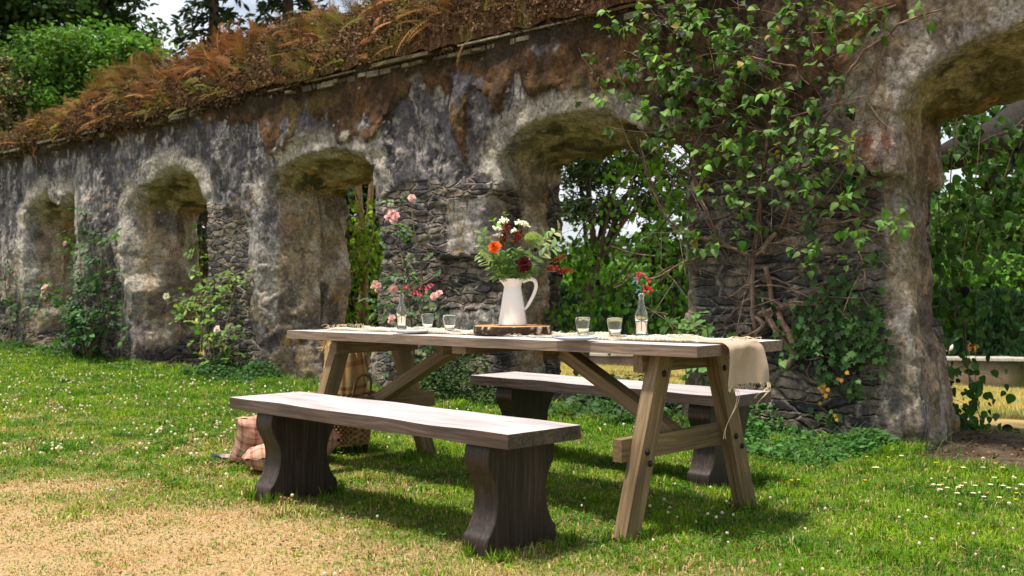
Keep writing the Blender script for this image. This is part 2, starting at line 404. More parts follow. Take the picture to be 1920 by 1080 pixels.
# longer tufts the mower misses round the feet
A = Acc()
for fx, fy, k in [(-2.67, 2.775, 260), (-4.09, 2.775, 260), (-2.67, 4.385, 150), (-4.19, 4.385, 150), (-2.483, 3.135, 110), (-2.483, 3.97, 110), (-4.55, 3.135, 60), (-4.55, 3.97, 60), (-4.99, 3.72, 120)]:
    big_ = k > 140; n = k; a = rng.uniform(0, 6.283, n); rx = (.085 if big_ else .05)+.02*rng.uniform(0, 1, n); ry = (.20 if big_ else .065)+.02*rng.uniform(0, 1, n)
    e_ = .35; bx_ = np.sign(np.cos(a))*np.abs(np.cos(a))**e_*rx; by_ = np.sign(np.sin(a))*np.abs(np.sin(a))**e_*ry
    P = np.stack([fx+bx_, fy+by_, gz(fx+bx_, fy+by_)-.003], -1); dv = np.stack([rng.normal(size=n)*.35, rng.normal(size=n)*.35, 1+0*a], -1)
    A.add(*scatter(LANCE[0]*np.array([.35, 1, 1]), LANCE[1], P, frames(dv, rdir(n)), rng.uniform(.03, .075, n), leafcol(n, (.12, .20, .02), .35)))
o = A.put('grass_tufts', M_grass, loc=(0, 0, 0)); tag(o, 'longer grass tufts round the feet of the table and benches', 'grass', kind='stuff')
n = 2600; xl = rng.uniform(-2.75, .6, n); yl = rng.uniform(5.8, 7.5, n); A = Acc()
A.add(*scatter(SPECK[0], SPECK[1], np.stack([xl, yl, gz(xl, yl)+.004+.01*rng.uniform(0, 1, n)], -1), frames(rdir(n)*np.array([1, 1, .2]), np.array([0, 0, 1.])+.4*rng.normal(size=(n, 3))), rng.uniform(.008, .035, n), leafcol(n, (.13, .085, .045), .5)))
o = A.put('leaf_litter', M_dry, loc=(0, 0, 0)); tag(o, 'crumbled dead leaves on the bare soil under the right arch', 'leaf litter', kind='stuff')
# far field grass
t = rng.uniform(-.75, .75, 60000); d = rng.uniform(0, 1, 60000)**1.3*22+9
x = FW[0]*d+t*d*RT[0]; y = FW[1]*d+t*d*RT[1]; k = y > 7.5; x, y, d = x[k], y[k], d[k]; n = len(x)
h = rng.uniform(.04, .09, n); az = rng.uniform(0, 6.28, n); w = .004*(d/9)**.8
b = np.stack([x, y, gz(x, y)], -1); side = np.stack([-np.sin(az)*w, np.cos(az)*w, 0*az], -1)
tip = b + np.stack([np.cos(az)*h*.6, np.sin(az)*h*.6, h], -1)
V = np.stack([b-side, b+side, tip], 1).reshape(-1, 3); i = np.arange(n)*3
cc = mix(np.broadcast_to((.40, .29, .11), (n, 3)), (.17, .22, .05), sst(np.sin(y*1.35+x*.15+rng.normal(size=n)*.5), -.2, .6)*.8)
g = put('field_grass', V, np.stack([i, i+1, i+2], -1), M_grass, cols=np.repeat(cc, 3, 0), loc=(0, 0, 0))
tag(g, 'yellow mown meadow grass beyond the ruined wall', 'grass', kind='stuff')

# clover leaves and heads in the lawn
x, y, d = blades(9000, 2.6, 15, .6, 1, lambda x, y: (y < 6.0) & (y > 1))
k = (fbm(x*1.6, y*1.6, 0*x, 3, 91) > .5) & (rng.uniform(0, 1, len(x)) > dryness(x, y)*.8); x, y, d = x[k], y[k], d[k]; n = len(x)
A = Acc()
for q in range(3):
    a = rng.uniform(0, .4, n)+q*2.09
    dv = np.stack([np.cos(a), np.sin(a), np.full(n, .15)], -1)
    up = np.tile((0., 0., 1.), (n, 1))+rng.normal(size=(n, 3))*.15
    P = np.stack([x, y, gz(x, y)+.028+rng.uniform(0, .012, n)], -1)
    A.add(*scatter(ROUND[0], ROUND[1], P, frames(dv, up), rng.uniform(.009, .015, n)*(d/4).clip(1, 2), leafcol(n, (.06, .16, .025), .2)))
o = A.put('clover_leaves', M_grass, loc=(0, 0, 0)); tag(o, 'low clover leaves mixed through the lawn', 'clover', kind='stuff')
# clover heads: little balls of petals
a = np.arange(7)/7*2*np.pi
BV = [(0, 0, -.6)]+[(math.cos(q)*.8, math.sin(q)*.8, -.3) for q in a]+[(math.cos(q+.4)*.75, math.sin(q+.4)*.75, .35) for q in a]+[(0, 0, .85)]
BF3 = []; 
for q in range(7):
    r_ = (q+1) % 7
    BF3 += [(0, 1+r_, 1+q), (1+q, 1+r_, 8+q), (1+r_, 8+r_, 8+q), (8+q, 8+r_, 15)]
BALL = (np.array(BV), [np.array(BF3)])
def heads(n, d0, d1, cond):
    x, y, d = blades(n, d0, d1, .6, 1, cond); return x, y, d
x, y, d = heads(8000, 2.8, 17, lambda x, y: (y < 5.9) & (y > 1.2))
den = sst(fbm(x*1.1, y*1.1, 0*x, 3, 97), .35, .6)*(.18+.82*sst(-x-y*.2, 3.0, 6.0)); k = rng.uniform(0, 1, len(x)) < den
x, y, d = x[k], y[k], d[k]; n = len(x)
brown = rng.uniform(0, 1, n) < np.clip(.22+dryness(x, y), 0, .93)
cc = np.where(brown[:, None], mix(np.broadcast_to((.42, .27, .17), (n, 3)), (.30, .15, .08), rng.uniform(0, 1, n)), np.array((.66, .60, .52)))
A = Acc(); P = np.stack([x, y, gz(x, y)+rng.uniform(.03, .06, n)*np.where(brown, .8, 1)], -1)
A.add(*scatter(BALL[0], BALL[1], P, frames(rdir(n), rdir(n)), rng.uniform(.0055, .0088, n)*(d/4).clip(1, 1.4), cc*(1+.1*rng.normal(size=(n, 1)))))
o = A.put('clover_flowers', M_petal, loc=(0, 0, 0), smooth=False); tag(o, 'white and browned clover flower heads scattered over the lawn', 'clover', kind='stuff')

# daisies and buttercups, each one a flower of its own
def rosette(c, r, n, col, ccol, tilt=.2, centre=.3, h=.05):
    A = Acc(); a = np.arange(n)/n*2*np.pi
    dv = np.stack([np.cos(a), np.sin(a), np.full(n, tilt)], -1)
    P = np.tile(np.asarray(c, float), (n, 1))
    A.add(*scatter(OVAL[0]*np.array([1.0, 1, 1]), OVAL[1], P, frames(dv, np.tile((0, 0, 1.), (n, 1))), np.full(n, r), np.tile(col, (n, 1))))
    A.add(*scatter(BALL[0], BALL[1], np.array([c])+np.array([[0, 0, r*.12]]), np.eye(3)[None], np.array([r*centre]), np.array([ccol])))
    A.add(*tube([np.array(c)-(0, 0, h), c], .0012, 4), (.09, .18, .03))
    return A
dsy = [(1750,908),(1761,909),(1763,917),(1776,914),(1797,913),(1802,910),(1809,905),(1795,924),(1829,910),(1825,924),(1865,895),(1845,931),(1881,910),(1857,908),(1902,895),(1891,914),(1915,908),(1806,876),(1843,876),(1880,876),(1644,876),(1638,876),(1690,854),(1874,932)]
for (px, py) in dsy:
    p = atZ(px, py, .035); A = rosette(p, .011+random.random()*.003, 13, (.82, .82, .80), (.75, .5, .03))
    tag(A.put('daisy', M_petal), 'small white daisy with yellow centre in the lawn before the right pier', 'flower', 'white daisies in the lawn')
btc = [(1625,857),(1666,858),(1754,868),(1767,909),(1772,897),(1622,901),(1906,925),(1904,937),(1484,901),(1497,900),(1255,818),(1350,788),(1866,869)]
for (px, py) in btc:
    p = atZ(px, py, .05); A = rosette(p, .011, 5, (.85, .62, .01), (.7, .45, .01), .6, .35, .06)
    tag(A.put('buttercup', M_petal), 'small yellow buttercup in the lawn near the wall', 'flower', 'yellow buttercups in the lawn')

# ------------------------------------------------------------------ the ruined wall
WY, WT = 6.1, 1.0
def seg_sdf(poly, X, Z):
    """signed distance to a polygon (negative inside)"""
    P = np.asarray(poly, float); d = np.full(X.shape, 1e9); s = np.ones(X.shape)
    for i in range(len(P)):
        a, b = P[i], P[i-1]; ex, ez = b-a; wx, wz = X-a[0], Z-a[1]
        t = np.clip((wx*ex+wz*ez)/(ex*ex+ez*ez), 0, 1)
        d = np.minimum(d, (wx-ex*t)**2+(wz-ez*t)**2)
        c1 = Z >= a[1]; c2 = Z < b[1]; c3 = ex*wz > ez*wx
        s = np.where((c1 & c2 & c3) | (~c1 & ~c2 & ~c3), -s, s)
    return s*np.sqrt(d)
B_ = -1.0
OPEN = [  # front, middle and rear outlines (x, z) of each opening, from lower left round the arch to lower right
 ([(-2.60,B_),(-2.66,.3),(-2.73,.7),(-2.76,1.2),(-2.78,1.95),(-2.72,2.12),(-2.57,2.25),(-2.33,2.33),(-2.07,2.39),(-1.7,2.42),(-1.3,2.38),(-.98,2.2),(-.85,1.95),(-.82,1.2),(-.8,B_)],
  [(-2.64,B_),(-2.72,.3),(-2.78,.8),(-2.79,1.62),(-2.80,2.02),(-2.68,2.14),(-2.3,2.23),(-1.8,2.3),(-1.3,2.28),(-.9,2.1),(-.8,1.9),(-.8,B_)],
  [(-2.78,B_),(-2.84,.4),(-2.97,.9),(-2.97,1.58),(-2.90,1.63),(-2.91,2.05),(-2.7,2.12),(-2.3,2.18),(-1.8,2.25),(-1.3,2.2),(-.9,2.05),(-.75,1.8),(-.75,B_)]),
 ([(-6.22,B_),(-6.18,.50),(-6.12,.56),(-6.13,.78),(-6.2,.80),(-6.17,1.18),(-6.27,1.22),(-6.36,1.45),(-6.27,1.68),(-6.14,1.74),(-6.16,2.0),(-6.02,2.14),(-5.83,2.24),(-5.41,2.30),(-5.0,2.27),(-4.69,2.16),(-4.45,2.02),(-4.28,1.87),(-4.25,1.2),(-4.22,B_)],
  [(-6.02,B_),(-6.04,.5),(-6.02,1.0),(-6.04,1.6),(-6.05,1.93),(-6.0,2.06),(-5.5,2.14),(-5.0,2.16),(-4.6,2.08),(-4.35,1.95),(-4.25,1.7),(-4.22,B_)],
  [(-6.30,B_),(-6.30,.5),(-6.34,1.2),(-6.33,1.95),(-6.1,2.03),(-5.5,2.10),(-5.0,2.11),(-4.6,2.03),(-4.35,1.9),(-4.2,1.7),(-4.2,B_)]),
 ([(-9.55,B_),(-9.62,.4),(-9.66,1.2),(-9.63,1.95),(-9.5,2.1),(-9.33,2.17),(-8.95,2.27),(-8.59,2.29),(-8.2,2.27),(-7.92,2.2),(-7.8,2.06),(-7.74,1.87),(-7.75,1.6),(-7.7,1.3),(-7.78,.8),(-7.75,B_)],
  [(-9.20,B_),(-9.25,.6),(-9.22,1.2),(-9.28,1.95),(-9.15,2.08),(-8.7,2.15),(-8.3,2.14),(-7.9,2.05),(-7.65,1.85),(-7.62,1.3),(-7.6,B_)],
  [(-9.52,B_),(-9.5,.6),(-9.42,1.0),(-9.50,1.4),(-9.48,1.95),(-9.2,2.05),(-8.7,2.11),(-8.3,2.10),(-7.9,2.02),(-7.6,1.8),(-7.58,B_)]),
 ([(-12.35,B_),(-12.4,.3),(-12.62,.55),(-12.5,.9),(-12.75,1.05),(-12.78,1.6),(-12.86,1.95),(-12.6,2.12),(-12.35,2.2),(-12.0,2.22),(-11.8,2.35),(-11.43,2.38),(-11.05,2.25),(-10.86,2.0),(-10.77,1.78),(-10.8,1.0),(-10.72,B_)],
  [(-12.25,B_),(-12.3,.6),(-12.28,1.2),(-12.33,1.9),(-12.1,2.05),(-11.6,2.12),(-11.2,2.08),(-10.9,1.9),(-10.8,1.6),(-10.75,B_)],
  [(-12.6,B_),(-12.62,.6),(-12.66,1.3),(-12.6,1.9),(-12.2,2.02),(-11.6,2.08),(-11.2,2.0),(-10.85,1.8),(-10.75,1.5),(-10.7,B_)]),
 ([(-15.8,.12),(-15.9,.4),(-15.96,1.2),(-16.0,2.0),(-15.6,2.2),(-15.2,2.34),(-15.0,2.12),(-14.7,2.08),(-14.6,2.25),(-14.35,2.2),(-14.2,1.95),(-14.17,1.2),(-14.2,.12)],
  [(-15.6,.2),(-15.65,.8),(-15.7,1.8),(-15.3,2.05),(-14.8,2.1),(-14.4,1.95),(-14.2,1.7),(-14.2,.2)],
  [(-15.85,.2),(-15.9,.8),(-15.9,1.8),(-15.3,2.0),(-14.8,2.05),(-14.4,1.9),(-14.2,1.6),(-14.2,.2)]),
 ([(-19.2,B_),(-19.25,1.9),(-18.9,2.15),(-18.3,2.25),(-17.8,2.1),(-17.55,1.85),(-17.55,B_)],)*3,
]
def stones(u, z, rowh, slen, seed):
    """irregular coursed rubble: distance to the joint (metres) and a random number per stone"""
    z0 = z
    z = z + .085*(fbm(u*2.3, z0*2.6, 0*u, 3, seed+3)-.5)*2 + .02*(fbm(u*11, z0*11, 0*u, 2, seed+5)-.5)*2
    u = u + .06*(fbm(u*5, z0*9, 0*u, 2, seed+4)-.5)*2
    # rows of uneven height from a fixed table
    r = np.random.default_rng(seed); hs = rowh*r.uniform(.4, 1.9, 120); ed = np.cumsum(hs)-.6
    row = np.clip(np.searchsorted(ed, z), 1, len(ed)-1)
    top = ed[row]; bot = ed[row-1]; dz = np.minimum(z-bot, top-z)
    off = r.uniform(0, 50, 200)[row]; L = slen*r.uniform(.6, 1.7, 200)[row]
    q = (u+off)/L; q = q + .3*np.sin(q*2.3+row); ci = np.floor(q); fq = q-ci
    du = np.minimum(fq, 1-fq)*L
    rid = _h(ci.astype(np.int64), row.astype(np.int64), np.zeros(row.shape, np.int64), seed+9)
    e = np.minimum(dz, du*1.0)
    return e, rid
def masonry_zone(x, y, z):
    """1 where bare rubble shows through the plaster"""
    n = fbm(x*1.2, y*1.2, z*1.2, 3, 201)
    def bx(x0, x1, z0, z1, s=.25):
        return sst(x, x0-s, x0+s)*(1-sst(x, x1-s, x1+s))*sst(z, z0-s, z0+s)*(1-sst(z, z1-s, z1+s))
    m = bx(-10.75, -9.85, .2, 1.85) + bx(-7.7, -6.2, -.3, 1.85) + bx(-4.2, -2.95, -.3, 1.72) + bx(-14.1, -12.9, -.2, 1.1) + bx(-20, -16, -.3, .7)+bx(-.9, 2, -.3, 1.6)
    m = m + .8*bx(-17, -9.6, -.3, .35)
    return sst(m + (n-.5)*1.3, .42, .62)
def moss_edge(x):
    pts = [(380,228),(440,232),(480,228),(510,292),(570,272),(605,200),(640,262),(700,268),(740,195),(790,150),(830,185),(870,295),(892,170),(950,205),(972,130),(1000,175),(1060,168),(1130,172),(1200,175),(1290,200),(1400,190),(1520,185),(1600,130),(1640,60),(1700,20)]
    X = np.array([atY(p, q, WY)[0] for p, q in pts]); Z = np.array([atY(p, q, WY)[2] for p, q in pts])
    return np.interp(x, X, Z, left=2.85, right=2.95)
def wall_disp(x, y, z):
    """inward (positive) displacement of the surface in metres"""
    inner = sst(y, WY+.1, WY+.22)
    big = fbm(x*.8, y*.8, z*.8, 2, 101)-.5
    med = fbm(x*3.1, y*3.1, z*3.1, 3, 103)-.5
    fine = fbm(x*13, y*13, z*13, 3, 107)-.5
    rg = np.abs(fbm(x*2.2+5, y*2.2, z*2.6, 3, 109)-.5)*2
    mz = masonry_zone(x, y, z)
    u = x + y
    e, rid = stones(u, z, .095, .22, 11)
    joint = (1-sst(e, .002, .022))
    tt = fbm(x*2.3, y*2.3, z*2.0, 5, 105, .55)*15; fl = np.floor(tt); fl = fl + sst(tt-fl, .0, .22)
    d = .045*big + .016*med + .022*fine + (fl/15-.5)*.17*(1-.5*masonry_zone(x, y, z))
    rub = fbm(x*9, y*9, z*19, 3, 111)-.5
    d = d + mz*(.020 + joint*.006 + (rid-.5)*.010 + rub*.034)
    d = d + (1-mz)*.014*sst(.07-rg, 0, .07)                      # cracks and lost skin
    chip = sst(fbm(x*1.7, y*1.7, z*1.7, 4, 113), .57, .595)*(1-mz); d = d + chip*.022*(.6+.8*fbm(x*7, y*7, z*7, 2, 114))
    mo = sst(z + (fbm(x*7, y*7, z*3, 5, 117, .6)-.5)*.34, moss_edge(x)-.02, moss_edge(x)+.03)*(1-inner)
    d = d - mo*(.02+.05*fbm(x*9, y*9, z*5, 3, 119))
    # footing flares out towards the ground
    flare = (1-sst(z, .05, .55)); d = d - flare*(.01+.07*fbm(x*1.5, 0*x, z*3, 2, 121))*(1-inner)
    # arch ring stands a little proud
    return d, mz, e, rid, mo, inner
H = 2.93
zs = np.arange(-.25, H+.12, .0155); ys = np.arange(WY-.26, WY+WT+.14, .021)
xs = [1.9]
while xs[-1] > -21: xs.append(xs[-1]-max(.0125, .0023*(.7*abs(min(xs[-1], 0))+4.27)*.95))
xs = np.array(xs[::-1])
X2, Z2 = np.meshgrid(xs, zs, indexing='ij')
nX, nZ, nY = len(xs), len(zs), len(ys)
oF = np.full(X2.shape, 9.); oM = oF.copy(); oR = oF.copy()
for f, m_, r_ in OPEN:
    x0 = min(p[0] for p in f+m_+r_)-.5; x1 = max(p[0] for p in f+m_+r_)+.5
    k = slice(np.searchsorted(xs, x0), np.searchsorted(xs, x1))
    for arr, pl in ((oF, f), (oM, m_), (oR, r_)): arr[k] = np.minimum(arr[k], seg_sdf(pl, X2[k], Z2[k]))
SD = np.empty((nX, nY, nZ), np.float32)
for j, yv in enumerate(ys):
    t = (yv-WY)/.5
    if t < 0: op = oF
    elif t < 1: op = oF*(1-t)+oM*t
    else:
        t2 = min(1, (yv-WY-.5)/.05); op = oM*(1-t2)+oR*t2
    # a flush front part: the body between the faces
    topz = H + .05*(vnoise(X2*2, 0*X2, 0*X2, 55)-.5)
    b = np.maximum(np.maximum(WY-yv, yv-(WY+WT)), Z2-topz)
    # the ledge on the right pier: the wall below it stands back
    rec = sst(X2, -3.22, -3.17)*(1-sst(X2, -2.62, -2.55))*sst(1.645-Z2, 0, .012)*sst(Z2, .55, .9)*.13
    rec = rec + sst(X2, -6.9, -6.87)*(1-sst(X2, -6.12, -6.10))*(1-sst(np.abs(Z2-1.0), .19, .21))*.05
    rec = rec - sst(X2, -6.95, -6.93)*(1-sst(X2, -6.16, -6.12))*(1-sst(np.abs(Z2-.66), .10, .115))*.07
    b = np.maximum(b, WY+rec-yv)
    sd_ = np.maximum(b, -op)
    SD[:, j, :] = sd_
near = np.abs(SD) < .16
ix, iy, iz = np.nonzero(near)
d_, *_ = wall_disp(xs[ix], ys[iy], zs[iz]); SD[ix, iy, iz] += d_.astype(np.float32)
del near, ix, iy, iz
def surface_nets(SD, ax, ay, az):
    s = SD < 0; nx, ny, nz = s.shape
    c8 = [s[a:nx-1+a, b:ny-1+b, c:nz-1+c] for a in (0, 1) for b in (0, 1) for c in (0, 1)]
    anyb = c8[0].copy(); allb = c8[0].copy()
    for q in c8[1:]: anyb |= q; allb &= q
    act = anyb & ~allb
    ci = np.argwhere(act); idx = np.full(act.shape, -1, np.int64); idx[act] = np.arange(len(ci))
    acc = np.zeros((len(ci), 3)); cnt = np.zeros(len(ci))
    cor = [(a, b, c) for a in (0, 1) for b in (0, 1) for c in (0, 1)]
    val = {k: SD[ci[:, 0]+k[0], ci[:, 1]+k[1], ci[:, 2]+k[2]].astype(float) for k in cor}
    for p in cor:
        for axx in range(3):
            if p[axx] == 0:
                q = list(p); q[axx] = 1; q = tuple(q)
                v0, v1 = val[p], val[q]; m = (v0 < 0) != (v1 < 0)
                t = np.where(m, v0/np.where(m, v0-v1, 1), 0)
                pt = np.tile(np.array(p, float), (len(ci), 1)); pt[:, axx] += t
                acc += pt*m[:, None]; cnt += m
    G = ci + acc/cnt[:, None]
    V = np.stack([np.interp(G[:, 0], np.arange(nx), ax), np.interp(G[:, 1], np.arange(ny), ay), np.interp(G[:, 2], np.arange(nz), az)], -1)
    F = []
    # x edges
    for axx in range(3):
        sl0 = [slice(1, -1)]*3; sl0[axx] = slice(0, -1); sl1 = list(sl0); sl1[axx] = slice(1, None)
        a0 = s[tuple(sl0)]; a1 = s[tuple(sl1)]; ch = np.argwhere(a0 != a1)
        ins = a0[tuple(ch.T)]
        o = ch.copy(); u, v = [q for q in range(3) if q != axx]
        o[:, u] += 1; o[:, v] += 1
        def cid(du, dv):
            q = o.copy(); q[:, u] -= du; q[:, v] -= dv; return idx[q[:, 0], q[:, 1], q[:, 2]]
        quad = np.stack([cid(1, 1), cid(0, 1), cid(0, 0), cid(1, 0)], -1)
        flip = ins if axx != 1 else ~ins
        quad = np.where(flip[:, None], quad, quad[:, ::-1])
        F.append(quad)
    F = np.concatenate(F); F = F[(F >= 0).all(1)]
    return V, F
WV, WF = surface_nets(SD, xs, ys, zs); del SD
# colour of the stonework
x, y, z = WV.T
d_, mz, e, rid, mo, inner = wall_disp(x, y, z)
n = len(x)
def nz_(s, sd, o=4, sx=1, sz=1): return fbm(x*s*sx, y*s*sx, z*s*sz, o, sd)
c = np.tile(np.array((.105, .101, .113)), (n, 1))
st = nz_(12, 301, 5, 1, .20); blot = nz_(2.4, 303); fine = nz_(16, 305, 3)
c = mix(c, (.045, .044, .052), sst(st, .47, .62)*.9)
c = mix(c, (.25, .235, .24), sst(nz_(15, 307, 5, 1, .25), .52, .68)*.75)
c = mix(c, (.36, .335, .31), sst(nz_(9, 309, 6)*.5+nz_(22, 310, 4)*.5, .535, .60)*.8)
c = mix(c, (.055, .052, .06), sst(nz_(2.6, 308, 5, 1, .6), .50, .62)*.55)
# warm render low down and on the jambs
low = 1-sst(z + (blot-.5)*1.4, .9, 1.9)
warm = np.array((.35, .27, .18))
wn = mix(np.broadcast_to(warm, (n, 3)), (.17, .135, .10), sst(nz_(4, 311, 5), .45, .65))
wn = mix(wn, (.44, .39, .31), sst(nz_(5, 313, 5), .54, .62)*.8)
wn = mix(wn, (.27, .155, .11), sst(nz_(3, 315, 3), .60, .70)*.55)
wn = mix(wn, (.055, .05, .05), sst(nz_(3.3, 317, 5, 1, .5), .60, .68)*.7)
c = mix(c, wn, np.clip(low*.55 + inner*.9, 0, 1))
# pale arch rings
ring = np.zeros(n)
for f, m_, r_ in OPEN[:5]:
    k = (x > f[0][0]-.9) & (x < f[-1][0]+.9)
    ring[k] = np.maximum(ring[k], 1-sst(np.abs(seg_sdf(f, x[k], z[k]) - .02), .06, .26))
ring *= sst(z, .5, 1.2)*(1-inner)
c = mix(c, (.43, .385, .30), ring*sst(nz_(4, 321, 4)+.06, .42, .56)*.85)
# bare rubble
sc = mix(np.broadcast_to((.07, .062, .066), (n, 3)), (.20, .165, .135), rid)
sc = mix(sc, (.035, .035, .042), (rid > .62)*.9*(x > -12))
sc = sc*(.7+.6*fine)[:, None]
sc = mix(sc, (.30, .27, .23), (1-sst(e, .006, .022))*sst(nz_(3, 323, 3), .38, .55)*.8)
sc = mix(sc, (.03, .026, .022), (1-sst(e, .0, .010))*sst(nz_(5, 324, 3), .45, .6)*.9)
c = mix(c, sc, mz*.95)
blk = lambda x0, x1, z0, z1: sst(x, x0, x0+.03)*(1-sst(x, x1-.03, x1))*sst(z+(fine-.5)*.06, z0, z0+.02)*(1-sst(z+(fine-.5)*.06, z1-.02, z1))
bk_ = np.maximum(np.maximum(blk(-6.80, -6.2, 1.24, 1.72), blk(-6.95, -6.10, .55, .78)), blk(-3.2, -2.9, .95, 1.35)*.4)*(y < WY+.2)
c = mix(c, mix(np.broadcast_to((.36, .33, .29), (n, 3)), (.20, .18, .16), sst(nz_(9, 358, 4), .46, .6)), bk_*.9)
plas = sst(x + (blot-.5)*.5, -3.35, -3.05)*(1-inner)*(x < 0)*(.4+.6*sst(z, .3, 1.))
c = mix(c, mix(mix(np.broadcast_to((.33, .265, .18), (n, 3)), (.18, .14, .105), sst(nz_(5, 359, 5), .45, .6)), (.36, .32, .25), sst(nz_(6, 360, 5), .52, .62)), plas*.9)
# soffits: light bounced off the grass, painted in as mottled green and ochre
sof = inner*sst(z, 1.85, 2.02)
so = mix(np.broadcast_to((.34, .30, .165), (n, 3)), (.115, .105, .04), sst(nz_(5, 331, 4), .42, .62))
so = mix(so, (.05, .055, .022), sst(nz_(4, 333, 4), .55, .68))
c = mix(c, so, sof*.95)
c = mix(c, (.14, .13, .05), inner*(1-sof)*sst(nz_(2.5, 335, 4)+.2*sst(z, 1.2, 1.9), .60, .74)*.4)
# the brown moss below the eaves
mc = mix(np.broadcast_to((.115, .062, .027), (n, 3)), (.055, .030, .014), sst(nz_(10, 341, 3, 1, .4), .42, .62))
mc = mix(mc, (.10, .075, .02), sst(nz_(4, 343, 3), .58, .7)*.7)
c = mix(c, mc, mo*.97*(1-sst(nz_(3.2, 345, 4), .60, .64)))
# soil brown mat behind the climber
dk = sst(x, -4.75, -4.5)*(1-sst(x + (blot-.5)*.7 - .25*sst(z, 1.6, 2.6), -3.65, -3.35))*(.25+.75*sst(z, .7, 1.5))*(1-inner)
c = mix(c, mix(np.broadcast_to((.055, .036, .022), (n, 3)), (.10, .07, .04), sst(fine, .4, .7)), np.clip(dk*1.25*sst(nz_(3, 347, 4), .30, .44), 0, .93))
# shade of the overhang painted as a dark band right below the eaves
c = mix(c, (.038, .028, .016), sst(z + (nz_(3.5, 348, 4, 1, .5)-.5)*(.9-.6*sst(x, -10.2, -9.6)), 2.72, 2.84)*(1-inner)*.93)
red_ = sst(x, -3.25, -3.1)*(1-sst(x, -2.62, -2.5))*sst(z, 1.63, 1.68)*(1-sst(z+(blot-.5)*.5, 1.85, 2.0))
c = mix(c, (.25, .095, .055), red_*sst(nz_(4, 361, 4), .42, .56)*.8*(1-.7*inner))
# lichens
c = mix(c, (.42, .22, .03), sst(nz_(19, 351, 3), .70, .73)*sst(nz_(1.7, 353, 2), .50, .62)*.85*(z < 2.2))
c = mix(c, (.62, .60, .58), sst(nz_(24, 355, 2), .86, .88)*.7)
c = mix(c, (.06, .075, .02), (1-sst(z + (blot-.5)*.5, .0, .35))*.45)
c = np.clip(c*(1+.15*(fine-.5)[:, None]), .01, .8)

